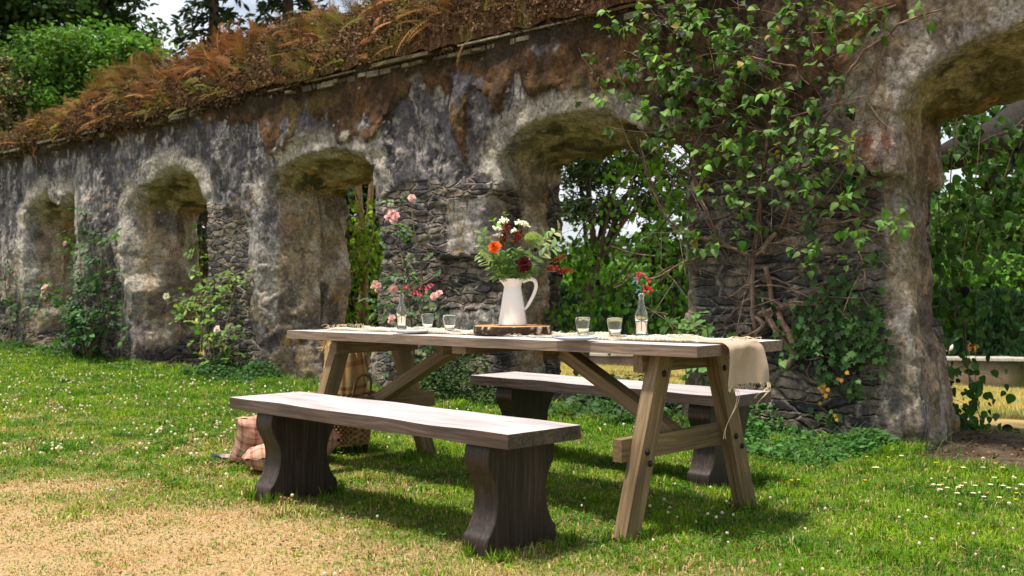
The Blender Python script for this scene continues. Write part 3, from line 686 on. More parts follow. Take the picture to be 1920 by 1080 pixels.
def wall_mat():
    m, n, l = new_mat('old_stone')
    def math_(op, a, b=None, c=None):
        q = N(n, 'ShaderNodeMath', operation=op)
        for i_, v_ in enumerate((a, b, c)):
            if v_ is None: continue
            if isinstance(v_, (int, float)): q.inputs[i_].default_value = v_
            else: l.new(v_, q.inputs[i_])
        return q.outputs[0]
    def step(src, a, b, lo=0., hi=1.):
        q = N(n, 'ShaderNodeMapRange'); q.inputs['From Min'].default_value = a; q.inputs['From Max'].default_value = b
        q.inputs['To Min'].default_value = lo; q.inputs['To Max'].default_value = hi; l.new(src, q.inputs[0]); return q.outputs[0]
    def mixc(f, a, b, blend='MIX'):
        q = N(n, 'ShaderNodeMix', data_type='RGBA', blend_type=blend)
        if isinstance(f, (int, float)): q.inputs[0].default_value = f
        else: l.new(f, q.inputs[0])
        for i_, v_ in ((6, a), (7, b)):
            if isinstance(v_, tuple): q.inputs[i_].default_value = (*v_, 1)
            else: l.new(v_, q.inputs[i_])
        return q.outputs[2]
    at = N(n, 'ShaderNodeAttribute', attribute_name='Col'); mk = N(n, 'ShaderNodeAttribute', attribute_name='Msk')
    sp = n.new('ShaderNodeSeparateColor'); l.new(mk.outputs['Color'], sp.inputs[0]); MZ, PL, MO = sp.outputs
    ge = n.new('ShaderNodeNewGeometry'); pos = ge.outputs['Position']
    def noise(sc, det, ro, dist=0., vec=pos):
        q = N(n, 'ShaderNodeTexNoise', Scale=sc, Detail=det, Roughness=ro, Distortion=dist); l.new(vec, q.inputs['Vector']); return q
    n1 = noise(38., 9., .75).outputs[0]; n2 = noise(14., 9., .72, .8).outputs[0]
    mp = N(n, 'ShaderNodeMapping'); mp.inputs['Scale'].default_value = (1, 1, .38); l.new(pos, mp.inputs['Vector'])
    n3 = noise(4.2, 12., .66, .5, mp.outputs[0]).outputs[0]; n4 = noise(6.0, 12., .70, .3, mp.outputs[0]).outputs[0]
    # rubble: flattened irregular stones with pale or open joints
    wr = noise(5.0, 4., .6); sb = N(n, 'ShaderNodeVectorMath', operation='SUBTRACT'); sb.inputs[1].default_value = (.5, .5, .5); l.new(wr.outputs['Color'], sb.inputs[0])
    sw = N(n, 'ShaderNodeVectorMath', operation='SCALE', Scale=.085); l.new(sb.outputs[0], sw.inputs[0])
    ad = N(n, 'ShaderNodeVectorMath', operation='ADD'); l.new(pos, ad.inputs[0]); l.new(sw.outputs[0], ad.inputs[1])
    ms = N(n, 'ShaderNodeMapping'); ms.inputs['Scale'].default_value = (5.0, 5.0, 17.0); l.new(ad.outputs[0], ms.inputs['Vector'])
    ve = N(n, 'ShaderNodeTexVoronoi', Scale=1.0, feature='DISTANCE_TO_EDGE'); ve.inputs['Randomness'].default_value = .85; l.new(ms.outputs[0], ve.inputs['Vector'])
    vc = N(n, 'ShaderNodeTexVoronoi', Scale=1.0, feature='F1'); vc.inputs['Randomness'].default_value = .85; l.new(ms.outputs[0], vc.inputs['Vector'])
    sc_ = n.new('ShaderNodeSeparateColor'); l.new(vc.outputs['Color'], sc_.inputs[0])
    rs = ramp(n, [(0, (.040, .036, .042)), (.30, (.075, .066, .068)), (.55, (.15, .125, .10)), (.85, (.27, .22, .17)), (1, (.085, .055, .045))]); l.new(sc_.outputs[0], rs.inputs[0])
    mort = mixc(step(n3, .40, .52), (.06, .052, .045), (.33, .29, .24))
    stone = mixc(step(math_('ADD', ve.outputs['Distance'], math_('MULTIPLY', math_('SUBTRACT', n2, .5), .16)), .03, .10), mort, rs.outputs[0])
    base = mixc(math_('MULTIPLY', MZ, .92), at.outputs['Color'], stone)
    # crisp pale lime patches and dark weathered ones
    pf = step(math_('ADD', n4, math_('MULTIPLY', math_('SUBTRACT', PL, .5), .30)), .535, .56)
    base = mixc(math_('MULTIPLY', pf, .62), base, mixc(n1, (.26, .24, .215), (.48, .455, .42)))
    notmo = math_('SUBTRACT', 1., math_('MULTIPLY', MO, .8))
    df = math_('MULTIPLY', step(n3, .53, .57), notmo)
    base = mixc(math_('MULTIPLY', df, .72), base, mixc(n1, (.022, .021, .026), (.085, .08, .09)))
    mul = N(n, 'ShaderNodeVectorMath', operation='SCALE'); l.new(base, mul.inputs[0]); l.new(step(n1, .33, .67, .35, 1.6), mul.inputs['Scale'])
    m2 = N(n, 'ShaderNodeVectorMath', operation='SCALE'); l.new(mul.outputs[0], m2.inputs[0]); l.new(step(n2, .35, .65, .62, 1.36), m2.inputs['Scale'])
    p = N(n, 'ShaderNodeBsdfPrincipled', Roughness=.92); p.inputs['Specular IOR Level'].default_value = .2
    l.new(m2.outputs[0], p.inputs['Base Color'])
    hh = math_('ADD', math_('MULTIPLY', step(ve.outputs['Distance'], 0., .16), math_('MULTIPLY', MZ, 1.6)), math_('ADD', n2, math_('MULTIPLY', n3, 1.4)))
    b1 = N(n, 'ShaderNodeBump', Strength=.9, Distance=.010); l.new(n1, b1.inputs['Height'])
    b2 = N(n, 'ShaderNodeBump', Strength=1.0, Distance=.028); l.new(hh, b2.inputs['Height']); l.new(b1.outputs[0], b2.inputs['Normal'])
    l.new(b2.outputs[0], p.inputs['Normal'])
    o = n.new('ShaderNodeOutputMaterial'); l.new(p.outputs[0], o.inputs[0]); return m
M_stone = wall_mat()
pale_p = np.clip(.40 + .10*sst(-x, 5., 8.)*sst(z, 1.3, 2.2) + ring*.40 - .06*inner*(1-sof) - .7*mo - .25*dk - .5*sof - .5*mz + plas*.1 + bk_*.4, 0, 1)
WMASK = np.stack([mz*(1-bk_)*(1-mo), pale_p, np.clip(mo + sof + dk + .75*plas + .6*inner + .4*ring, 0, 1)], -1)
wall = thing('ruined_wall', 'long ruined stone wall pierced by a row of low arches, with a turf covered top', 'wall', (-8, WY, 0))
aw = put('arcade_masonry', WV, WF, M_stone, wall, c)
am = aw.data.color_attributes.new('Msk', 'FLOAT_COLOR', 'POINT'); cm_ = np.ones((len(WV), 4), np.float32); cm_[:, :3] = WMASK; am.data.foreach_set('color', cm_.ravel())

# ------------------------------------------------------------------ turf covered wall top
xa = np.arange(-21.0, 1.9, .045); ta = np.linspace(0, 1, 34)
XA, TA = np.meshgrid(xa, ta, indexing='ij')
nb = fbm(XA*1.1, 0*XA, TA*1.5, 3, 401); nb2 = fbm(XA*6, TA*5, 0*XA, 3, 403)
hump = (.56 + .42*(nb-.5)*2)*(1-.45*sst(-XA, 13, 18)+.24*sst(-XA, 5, 7.5)*(1-sst(-XA, 11.5, 14)))
def turf_pt(XA, TA, hump):
    ang = TA*np.pi*.93
    yy = WY-.10 + (1-np.cos(ang))/2*1.35
    zz = H+.06 + np.sin(ang)**.85*hump*.95*np.where(TA < .5, 1, 1)
    return yy, zz
YA, ZA = turf_pt(XA, TA, hump)
YA = YA + (nb2-.5)*.10; ZA = ZA + (nb2-.5)*.12
tc_ = mix(np.broadcast_to((.070, .038, .020), XA.shape+(3,)), (.13, .075, .035), sst(nb2, .4, .65))
tc_ = mix(tc_, (.10, .095, .02), sst(fbm(XA*2.5, TA*4, 0*XA, 3, 405), .55, .68)*.8)
m1_, m2_ = XA.shape; ii = np.arange(m1_-1)[:, None]*m2_ + np.arange(m2_-1)[None]
TF = np.stack([ii, ii+m2_, ii+m2_+1, ii+1], -1).reshape(-1, 4)
put('turf_capping', np.stack([XA, YA, ZA], -1).reshape(-1, 3), TF, M_turf, wall, tc_.reshape(-1, 3))
# eave slabs: one course of thin broken slates and a few packing stones under it
A = Acc(); xq = -21.0
def slab(x0, x1, y0, y1, z0, z1, tilt=0.):
    k = 7; xx = np.linspace(x0, x1, k); V = []
    for yy, zz in ((y0, z0), (y0, z1), (y1, z1+tilt), (y1, z0+tilt)):
        jit = (fbm(xx*11, 0*xx+yy*9, 0*xx+zz*9, 2, 411)-.5)*.05
        V.append(np.stack([xx, np.full(k, yy)+(jit if yy == y0 else 0), np.full(k, zz)+jit*.2], -1))
    V = np.concatenate(V); F = []
    for a in range(4):
        b_ = (a+1) % 4
        for i in range(k-1): F.append((a*k+i, a*k+i+1, b_*k+i+1, b_*k+i))
    F += [(0, k, 2*k, 3*k), (3*k+k-1, 2*k+k-1, k+k-1, k-1)]
    return V, np.array(F)
while xq < 1.8:
    L = random.uniform(.25, .8); g0 = random.uniform(.03, .14); th = random.uniform(.012, .032)
    zz = H+random.uniform(-.012, .03)
    cq = np.array((.24, .225, .185))*random.uniform(.45, 1.2)
    if random.random() < .25: cq = np.array((.10, .085, .05))
    V, F = slab(xq, xq+L-.01, WY-g0, WY+.35, zz, zz+th, .05); A.add(V, F, cq)
    xq += L
M_slate = attr_mat('slate', .85, 45., .5, 1.5, .8, 60., .006)
A.put('eave_slates', M_slate, wall, smooth=False)
A = Acc(); xq = -20.5
while xq < -4.2:
    L = random.uniform(.06, .2)
    if fbm(np.array([xq*1.7]), np.zeros(1), np.zeros(1), 2, 415)[0] > .5 and random.random() < .75:
        hh = random.uniform(.025, .06); V, F = slab(xq, xq+L-.015, WY-.055-random.random()*.03, WY+.1, H-hh-.005, H-.01); A.add(V, F, np.array((.15, .135, .095))*random.uniform(.35, 1.3))
    xq += L
A.put('packing_stones', M_slate, wall, smooth=False)

# crumbly dead mat on the turf: tiny curled leaves
n = 90000
xr = 1.5 - 22*rng.uniform(0, 1, n)**1.0; tr = rng.uniform(0.0, .6, n)**1.0
hb = (.56 + .42*(fbm(xr*1.1, 0*xr, tr*1.5, 3, 401)-.5)*2)*(1-.45*sst(-xr, 13, 18)+.24*sst(-xr, 5, 7.5)*(1-sst(-xr, 11.5, 14)))
yr, zr = turf_pt(xr, tr, hb); P = np.stack([xr, yr, zr], -1) + rng.normal(size=(n, 3))*np.array([.02, .02, .03]) + np.array([0, -.01, .02])
cc = mix(np.broadcast_to((.11, .062, .036), (n, 3)), (.20, .12, .075), rng.uniform(0, 1, n)**1.5)
cc = mix(cc, (.13, .11, .025), (fbm(xr*2.2, tr*4, 0*xr, 3, 421) > .56)*.8)
cc = mix(cc, (.035, .025, .018), (rng.uniform(0, 1, n) < .25)*.9)
A = Acc(); A.add(*scatter(SPECK[0], SPECK[1], P, frames(rdir(n)+np.array([-.3, -.2, .1]), rdir(n)+np.array([0, -.3, .8])), rng.uniform(.02, .048, n), cc))
n = 19000; xr = 1.5-22*rng.uniform(0, 1, n)**.8; ov = fbm(xr*1.8, 0*xr, 0*xr, 4, 423)
P = np.stack([xr, WY-.03-.10*rng.uniform(0, 1, n)*sst(ov, .3, .7)*(.4+.6*sst(-xr, 7.5, 10.5)), H+.055-.075*rng.uniform(0, 1, n)**2*sst(ov, .42, .62)*sst(-xr, 7.5, 10.5)+.02*rng.normal(size=n)], -1)
A.add(*scatter(SPECK[0], SPECK[1], P, frames(rdir(n)+np.array([-.2, -.2, -.5]), rdir(n)+np.array([0, -.6, .5])), rng.uniform(.02, .05, n), leafcol(n, (.085, .052, .03), .4)))
o = A.put('dead_heath_mat', M_dry, loc=(-8, WY, H)); tag(o, 'crumbly brown mat of dead heath and moss covering the top of the wall', 'heath', kind='stuff')
# feathery sprays: russet and olive, swept towards the left
def spray_template(m=17):
    V = []; F = []
    for i in range(m):
        t = (i+1)/m; 
        base = np.array([0, t, .22*t - .35*t*t])
        L = (.26*(1-t)**.6 + .05)*(.7+.6*((i*7)%5)/5)
        for sgn in (-1, 1):
            k = len(V); dirv = np.array([sgn*.72, .65, .12]); dirv /= np.linalg.norm(dirv)
            sd2 = np.array([0, .0, 1])*.008 + np.array([-dirv[1], dirv[0], 0])*.009*sgn
            tipp = base + dirv*L + np.array([0, 0, -.10*L]); midp = base + dirv*L*.5 + np.array([0, 0, .02])
            V += [base-sd2*.6, base+sd2*.6, midp+sd2, midp-sd2, tipp+sd2*.25, tipp-sd2*.25]
            F += [(k, k+1, k+2, k+3), (k+3, k+2, k+4, k+5)]
    k = len(V)
    for t in (0, .35, .7, 1.0):
        b = np.array([0, t, .22*t-.35*t*t]); r = .012*(1-t*.7)
        V += [b+(-r, 0, 0), b+(r, 0, 0)]
    for i in range(3): F.append((k+2*i, k+2*i+1, k+2*i+3, k+2*i+2))
    return np.array(V), np.array(F)
SP = spray_template()
A = Acc(); n = 7600
xr = -19.5 + 15.6*rng.uniform(0, 1, n)
dens = sst(fbm(xr*1.5, rng.uniform(0, .2, n), 0*xr, 3, 431), .34, .58)*sst(-xr, 4.8, 8.5)*.9+.05
tr = rng.uniform(0, 1, n)**1.0*.52; k = rng.uniform(0, 1, n) < dens*(.25+.75*sst(tr, .05, .3)); xr, tr = xr[k], tr[k]; n = len(xr)
hb = (.56 + .42*(fbm(xr*1.1, 0*xr, tr*1.5, 3, 401)-.5)*2)*(1-.45*sst(-xr, 13, 18)+.24*sst(-xr, 5, 7.5)*(1-sst(-xr, 11.5, 14)))
yr, zr = turf_pt(xr, tr, hb); P = np.stack([xr, yr, zr], -1) + rng.normal(size=(n, 3))*.03
sw_ = (fbm(xr*1.3, tr*3, 0*xr, 3, 437)-.5)*2
dv = np.stack([-.75+.75*rng.normal(size=n)+1.6*sw_, -.35+.6*rng.normal(size=n), .15+.5*rng.normal(size=n)+.9*tr+.5*sw_], -1)
up = np.stack([.2*rng.normal(size=n), -.7+.3*rng.normal(size=n), 1+.3*rng.normal(size=n)], -1)
g_ = fbm(xr*1.6, tr*5, 0*xr, 3, 433)
cc = mix(np.broadcast_to((.27, .115, .045), (n, 3)), (.20, .13, .035), sst(g_+.12*rng.normal(size=n), .38, .55))
cc = mix(cc, (.15, .15, .035), sst(g_+.10*rng.normal(size=n), .50, .62)); cc = mix(cc, (.36, .18, .08), (rng.uniform(0, 1, n) > .8)*.6); cc = mix(cc, (.08, .045, .025), (rng.uniform(0, 1, n) < .18)*.8)
A.add(*scatter(SP[0], SP[1], P, frames(dv, up), rng.uniform(.10, .34, n)*(1-.3*sst(-xr, 13, 18)), cc*(1+.2*rng.normal(size=(n, 1))).clip(.4, 1.6)))
o = A.put('heath_sprays', M_dry, loc=(-8, WY, H)); tag(o, 'feathery russet and olive juniper sprays sprawling over the wall top', 'heath', kind='stuff')
# bare twigs sticking up at the ridge
A = Acc()
for q in range(70):
    xx = random.uniform(-14, -5); yy, zz = turf_pt(xx, .35, .6)
    p0 = np.array([xx, yy, zz]); p1 = p0+np.array([-random.uniform(.1, .35), random.uniform(-.1, .1), random.uniform(.15, .4)])
    A.add(*tube([p0, (p0+p1)/2+np.array([.03, 0, .03]), p1], [.004, .003, .0012], 4), (.16, .11, .08))
o = A.put('dry_twigs', M_bark, loc=(-8, WY, H)); tag(o, 'thin bare twigs poking out of the heath along the wall top', 'twigs', kind='stuff')

# ------------------------------------------------------------------ beams and boards
def beam(name, p0, p1, w, t, mat, parent, up=(0, 0, 1), bev=.004, wob=.002, seg=None, ends=None):
    """board from p0 to p1 (centre line), width w along the side axis, thickness t along up"""
    p0, p1 = Vector(p0), Vector(p1); L = (p1-p0).length
    x = (p1-p0).normalized(); z = Vector(up); z = (z - x*z.dot(x)).normalized(); y = z.cross(x)
    bm = bmesh.new(); seg = seg or max(2, int(L/.08))
    xs_ = [L*i/seg for i in range(seg+1)]; ring = []
    k = random.random()*50
    for q in xs_:
        from mathutils import noise
        r_ = []
        for sy, sz in ((-1, -1), (1, -1), (1, 1), (-1, 1)):
            a = noise.noise(Vector((q*3+k, sy*2, sz*2)))*wob; b_ = noise.noise(Vector((q*3+k, sy*2+9, sz*2)))*wob
            e0 = 0
            if ends and q == 0: e0 = ends[0]*(sy*w/2) + (ends[2] if len(ends) > 2 else 0)*sz*t/2
            if ends and q == xs_[-1]: e0 = ends[1]*(sy*w/2) + (ends[3] if len(ends) > 3 else 0)*sz*t/2
            r_.append(bm.verts.new((q+e0, sy*w/2+a, sz*t/2+b_)))
        ring.append(r_)
    for i in range(seg):
        for j in range(4): bm.faces.new((ring[i][j], ring[i][(j+1) % 4], ring[i+1][(j+1) % 4], ring[i+1][j]))
    bm.faces.new(ring[0][::-1]); bm.faces.new(ring[-1])
    es = [e for e in bm.edges if e.calc_face_angle(0) > .6]
    if bev: bmesh.ops.bevel(bm, geom=es, offset=bev, segments=2, affect='EDGES', profile=.6)
    bmesh.ops.recalc_face_normals(bm, faces=bm.faces)
    me = bpy.data.meshes.new(name); bm.to_mesh(me); bm.free()
    if mat: me.materials.append(mat)
    o = bpy.data.objects.new(name, me); S.collection.objects.link(o)
    M = Matrix((x, y, z)).transposed().to_4x4(); M.translation = p0
    if parent is not None:
        o.parent = parent; M.translation = p0 - root_loc(parent)
    o.matrix_local = M
    return o

# ------------------------------------------------------------------ the table
TX0, TX1, TY0, TY1 = -4.87, -2.235, 3.24, 3.87
def tz(x): return .722 + (x-TX0)*(.016/(TX1-TX0))      # the lawn lets the table dip a little to the left
table = thing('picnic_table', 'long weathered wooden trestle table laid for a picnic, between the two benches', 'table', (-3.54, 3.54, 0))
pw = (TY1-TY0)/4
TH = .042
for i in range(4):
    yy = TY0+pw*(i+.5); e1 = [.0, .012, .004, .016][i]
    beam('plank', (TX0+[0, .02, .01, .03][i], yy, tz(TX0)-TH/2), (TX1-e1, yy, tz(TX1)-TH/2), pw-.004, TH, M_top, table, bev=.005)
YC = (TY0+TY1)/2
for xf, s_ in ((-2.535, 1), (-4.50, -1)):
    zt = tz(xf)-TH
    beam('crosspiece', (xf, TY0+.04, zt-.036), (xf, TY1-.04, zt-.036), .045, .07, M_leg, table)
    for sy, yf, yt in ((-1, 3.135, TY0+.13), (1, 3.97, TY1-.13)):
        a = Vector((xf+s_*.052, yf, -.01)); b = Vector((xf+s_*.046, yt, zt-.001)); sl = (b-a).normalized()
        cg = sl.y/sl.z
        leg = beam('leg', a, b, .058, .085, M_leg, table, up=(0, 1, 0), bev=.004, ends=(0, 0, -cg, -cg))
        for zz, oy in ((.33, -.012), (.285, .018), (.62, 0)):
            f = (zz-a.z)/(b.z-a.z); q = a.lerp(b, f)
            V, F = lathe([(0, 0), (.0125, 0), (.0125, .004), (.008, .009), (0, .010)], 12)
            R = np.array([[0, 0, s_], [0, 1, 0], [-s_, 0, 0]], float)
            put('bolt', V@R.T + np.array([q.x+s_*.0295, q.y+oy, zz]), F, None, table)
    beam('stretcher', (xf, 3.155, .335), (xf, 3.955, .335), .042, .085, M_leg, table)
    xi = xf - s_*.62
    beam('brace', (xf-s_*.026, YC, .36), (xi, YC, zt-.03), .07, .055, M_leg, table, up=(0, 0, 1), bev=.004)
beam('crosspiece', (-3.54, TY0+.03, tz(-3.54)-TH-.018), (-3.54, TY1-.03, tz(-3.54)-TH-.018), .09, .034, M_leg, table)
for xf in (-3.22, -3.88): beam('crosspiece', (xf, YC-.10, tz(xf)-TH-.03), (xf, YC+.10, tz(xf)-TH-.03), .05, .056, M_leg, table)
beam('under_rail', (-2.66, YC+.20, tz(-2.6)-TH-.018), (-4.44, YC+.20, tz(-4.4)-TH-.018), .05, .03, M_leg, table)
M_iron = plain('iron', (.02, .018, .017), .45, .5, .6)
for o in bpy.data.objects:
    if o.name.startswith('bolt'): o.data.materials.clear(); o.data.materials.append(M_iron)

# ------------------------------------------------------------------ the benches
PROF_ = [(.195, 0), (.195, .075), (.178, .095), (.158, .125), (.143, .165), (.136, .21), (.140, .25), (.152, .28), (.170, .31), (.184, .335), (.188, .36), (.184, .390), (.176, .411)]
PROF = [(w*.93, z) for w, z in PROF_]
def pedestal(name, xc, yc, parent, th=.125):
    P = smooth_line([(w, z) for w, z in PROF], 3); m = len(P)
    left = [(-w, z) for w, z in P]; right = [(w, z) for w, z in P]
    A_ = []; 
    xsn = np.linspace(-th/2, th/2, 4)
    bm = bmesh.new(); rows = []
    ysn = np.linspace(-1, 1, 9)
    def v(xv, t, i):
        w, z = P[i]; return bm.verts.new((z, xv, t*w))
    L0 = [[v(-th/2, t, i) for t in ysn] for i in range(m)]; L1 = [[v(th/2, t, i) for t in ysn] for i in range(m)]
    for i in range(m-1):
        for j in range(8):
            bm.faces.new((L0[i][j], L0[i+1][j], L0[i+1][j+1], L0[i][j+1])); bm.faces.new((L1[i][j], L1[i][j+1], L1[i+1][j+1], L1[i+1][j]))
        bm.faces.new((L0[i][0], L1[i][0], L1[i+1][0], L0[i+1][0])); bm.faces.new((L0[i][8], L0[i+1][8], L1[i+1][8], L1[i][8]))
    for j in range(8):
        bm.faces.new((L0[0][j], L0[0][j+1], L1[0][j+1], L1[0][j])); bm.faces.new((L0[-1][j], L1[-1][j], L1[-1][j+1], L0[-1][j+1]))
    bmesh.ops.recalc_face_normals(bm, faces=bm.faces)
    es = [e for e in bm.edges if e.calc_face_angle(0) > .9]
    bmesh.ops.bevel(bm, geom=es, offset=.004, segments=1, affect='EDGES')
    me = bpy.data.meshes.new(name); bm.to_mesh(me); bm.free(); me.materials.append(M_ped)
    for p in me.polygons: p.use_smooth = True
    me.set_sharp_from_angle(angle=math.radians(35))
    o = bpy.data.objects.new(name, me); S.collection.objects.link(o); o.parent = parent
    # local x runs up the slab so that the grain is upright
    M = Matrix(((0, -1, 0, xc-root_loc(parent).x), (0, 0, -1, yc-root_loc(parent).y), (1, 0, 0, -.012), (0, 0, 0, 1)))
    M = Matrix(((0, 1, 0, xc-root_loc(parent).x), (0, 0, 1, yc-root_loc(parent).y), (1, 0, 0, -.012), (0, 0, 0, 1)))
    o.matrix_local = M
    return o
def bench(label, x0, x1, y0, y1, group, zt=.45):
    r = thing('garden_bench', label, 'bench', ((x0+x1)/2, (y0+y1)/2, 0), group)
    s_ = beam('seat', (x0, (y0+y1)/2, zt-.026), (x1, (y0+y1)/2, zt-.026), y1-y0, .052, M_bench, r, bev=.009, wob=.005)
    for xc in (x0+.255, x1-.175): pedestal('pedestal', xc, (y0+y1)/2, r)
    return r
bench('near wooden bench with shaped slab legs, in front of the table', -4.345, -2.553, 2.585, 2.965, 'pair of benches at the table')
bench('far wooden bench with shaped slab legs, between the table and the ruined wall', -4.45, -2.72, 4.20, 4.57, 'pair of benches at the table')

# ------------------------------------------------------------------ burlap runner
def cloth_grid(fx, nu, nv):
    U, Vv = np.meshgrid(np.linspace(0, 1, nu), np.linspace(0, 1, nv), indexing='ij')
    P = fx(U, Vv); ii = np.arange(nu-1)[:, None]*nv + np.arange(nv-1)[None]
    return P.reshape(-1, 3), np.stack([ii, ii+nv, ii+nv+1, ii+1], -1).reshape(-1, 4)
RX0, RX1, RY0, RY1 = TX0+.10, TX1+.004, 3.415, 3.665
LT = RX1-RX0; LH = .165
def runner(U, Vv):
    s_ = U*(LT+LH); top = s_ < LT
    x = np.where(top, RX0+s_, RX1 + .022*np.sin(np.clip((s_-LT)/.03, 0, 1)*np.pi/2) + .012*np.sin((s_-LT)*18+Vv*5))
    over = np.maximum(s_-LT, 0)
    x = np.where(top, x, x + .02*(fbm(Vv*5, s_*8, 0*s_, 2, 501)-.5)*sst(over, 0, .05))
    z = np.where(top, tz(x)+.0035+.006*np.maximum(0, fbm(s_*6, Vv*3, 0*s_, 3, 503)-.5)*2 + .006*sst(np.abs(Vv-.5), .42, .5)*fbm(s_*16, Vv, 0*s_, 2, 505), tz(RX1)+.004-over+.008*(1-np.exp(-over*60)))
    wv = .012*(fbm(s_*4, 0*s_, 0*s_, 3, 507)-.5)*2
    y = RY0 + (RY1-RY0)*Vv + wv + over*.10*(Vv-.35)
    return np.stack([x, y, z], -1)
def weave_mat(name, c1, c2, sc=420., trans=.12):
    m, n, l = new_mat(name)
    tc = n.new('ShaderNodeTexCoord'); no = N(n, 'ShaderNodeTexNoise', Scale=35.0, Detail=6.0); l.new(tc.outputs['Object'], no.inputs['Vector'])
    w1 = N(n, 'ShaderNodeTexWave', Scale=sc, bands_direction='Y'); w2 = N(n, 'ShaderNodeTexWave', Scale=sc, bands_direction='Z'); w3 = N(n, 'ShaderNodeTexWave', Scale=sc, bands_direction='X')
    for w in (w1, w2, w3): l.new(tc.outputs['Object'], w.inputs['Vector']); w.inputs['Distortion'].default_value = 3
    a = N(n, 'ShaderNodeMath', operation='ADD'); l.new(w1.outputs['Fac'], a.inputs[0]); l.new(w2.outputs['Fac'], a.inputs[1])
    a2 = N(n, 'ShaderNodeMath', operation='ADD'); l.new(a.outputs[0], a2.inputs[0]); l.new(w3.outputs['Fac'], a2.inputs[1])
    a3 = N(n, 'ShaderNodeMath', operation='MULTIPLY_ADD'); l.new(no.outputs[0], a3.inputs[0]); a3.inputs[1].default_value = 1.5; l.new(a2.outputs[0], a3.inputs[2])
    mr = N(n, 'ShaderNodeMapRange'); mr.inputs['From Max'].default_value = 3.2; l.new(a3.outputs[0], mr.inputs[0])
    r = ramp(n, [(.35, c2), (.75, c1)]); l.new(mr.outputs[0], r.inputs[0])
    p = N(n, 'ShaderNodeBsdfPrincipled', Roughness=.9); p.inputs['Specular IOR Level'].default_value = .1; l.new(r.outputs[0], p.inputs['Base Color'])
    t = n.new('ShaderNodeBsdfTranslucent'); l.new(r.outputs[0], t.inputs[0]); mx = N(n, 'ShaderNodeMixShader'); mx.inputs[0].default_value = trans
    b = N(n, 'ShaderNodeBump', Strength=.5, Distance=.0015); l.new(a2.outputs[0], b.inputs['Height']); l.new(b.outputs[0], p.inputs['Normal'])
    o = n.new('ShaderNodeOutputMaterial'); l.new(p.outputs[0], mx.inputs[1]); l.new(t.outputs[0], mx.inputs[2]); l.new(mx.outputs[0], o.inputs[0]); return m
M_burlap = weave_mat('burlap', (.60, .47, .35), (.42, .31, .215))
M_thread = plain('thread', (.58, .47, .33), .9, .1)
run = thing('table_runner', 'long burlap table runner with ragged fringe hanging over the right end of the table', 'table runner', (-3.4, 3.52, .74))
P_, F_ = cloth_grid(runner, 240, 26); put('burlap', P_, F_, M_burlap, run)
A = Acc()
for q in range(420):                                  # frayed long edges
    u_ = random.random()*.93; v_ = random.choice((0., 1.)); p = runner(np.array(u_), np.array(v_)); s2 = -1 if v_ == 0 else 1
    e_ = p + np.array([random.uniform(-.015, .015), s2*random.uniform(.004, .022), random.uniform(-.002, .012)])
    A.add(*tube([p, (p+e_)/2+np.array([0, 0, .004]), e_], .0009, 3, False))
for q in range(90):                                   # frayed hem
    v_ = random.random(); p = runner(np.array(1.), np.array(v_)); e_ = p + np.array([random.uniform(-.004, .008), random.uniform(-.006, .006), -random.uniform(.004, .03)])
    A.add(*tube([p, e_], .0008, 3, False))
for v_, L_ in ((.18, .20), (.86, .06), (.9, .10)):
    p = runner(np.array(1.), np.array(v_)); pts = [p + np.array([.012*math.sin(t*5), .02*math.sin(t*3+v_*9)-.03*t, -L_*t]) for t in np.linspace(0, 1, 9)]
    A.add(*tube(smooth_line(pts, 3), .0013, 4, False)); pts = [q_+np.array([.004, .008*math.sin(i*.9), 0]) for i, q_ in enumerate(pts)]; A.add(*tube(smooth_line(pts, 3), .0011, 4, False))
for q in range(4):                                    # a loop of loose thread on the far corner of the table end
    cx_ = RX1-.03-.02*q; pts = [np.array([cx_+.03*math.cos(t), 3.66+.04*math.sin(t), tz(RX1)+.008+.010*abs(math.sin(t*1.5+q))]) for t in np.linspace(0, 5.5, 14)]
    A.add(*tube(pts, .0012, 4, False))
for q in range(26):                                   # tangle at the left end
    p = np.array([RX0+random.uniform(-.02, .06), random.uniform(RY0, RY1), tz(RX0)+.006]); e_ = p+np.array([-random.uniform(.02, .08), random.uniform(-.04, .04), random.uniform(0, .02)])
    A.add(*tube(smooth_line([p, (p+e_)/2+np.array([0, .01, .015]), e_], 3), .001, 3, False))
A.put('fringe', M_thread, run)
# white knotted trim along both sides of the runner
def trim(y0, s0):
    A = Acc(); n = 15000; xx = rng.uniform(RX0+.04, RX1-.12, n); th_ = fbm(xx*7, 0*xx+y0, 0*xx, 3, s0)
    P = np.stack([xx, y0 + .007*rng.normal(size=n) + .014*(th_-.5), tz(xx)+.003+.012*rng.uniform(0, 1, n)*(.15+1.5*sst(th_, .3, .7))], -1)
    A.add(*scatter(BALL[0]*np.array([1, 1, .7]), BALL[1], P, frames(rdir(n), rdir(n)), rng.uniform(.0011, .0021, n), leafcol(n, (.90, .88, .83), .03)))
    return A
M_cot = leaf_mat('cotton', .9, .15, .1)
tr1 = trim(RY1-.012, 511); 
t2 = trim(RY0+.012, 513)
for a_ in (tr1, t2): a_.put('cotton_trim', M_cot, run, smooth=False)

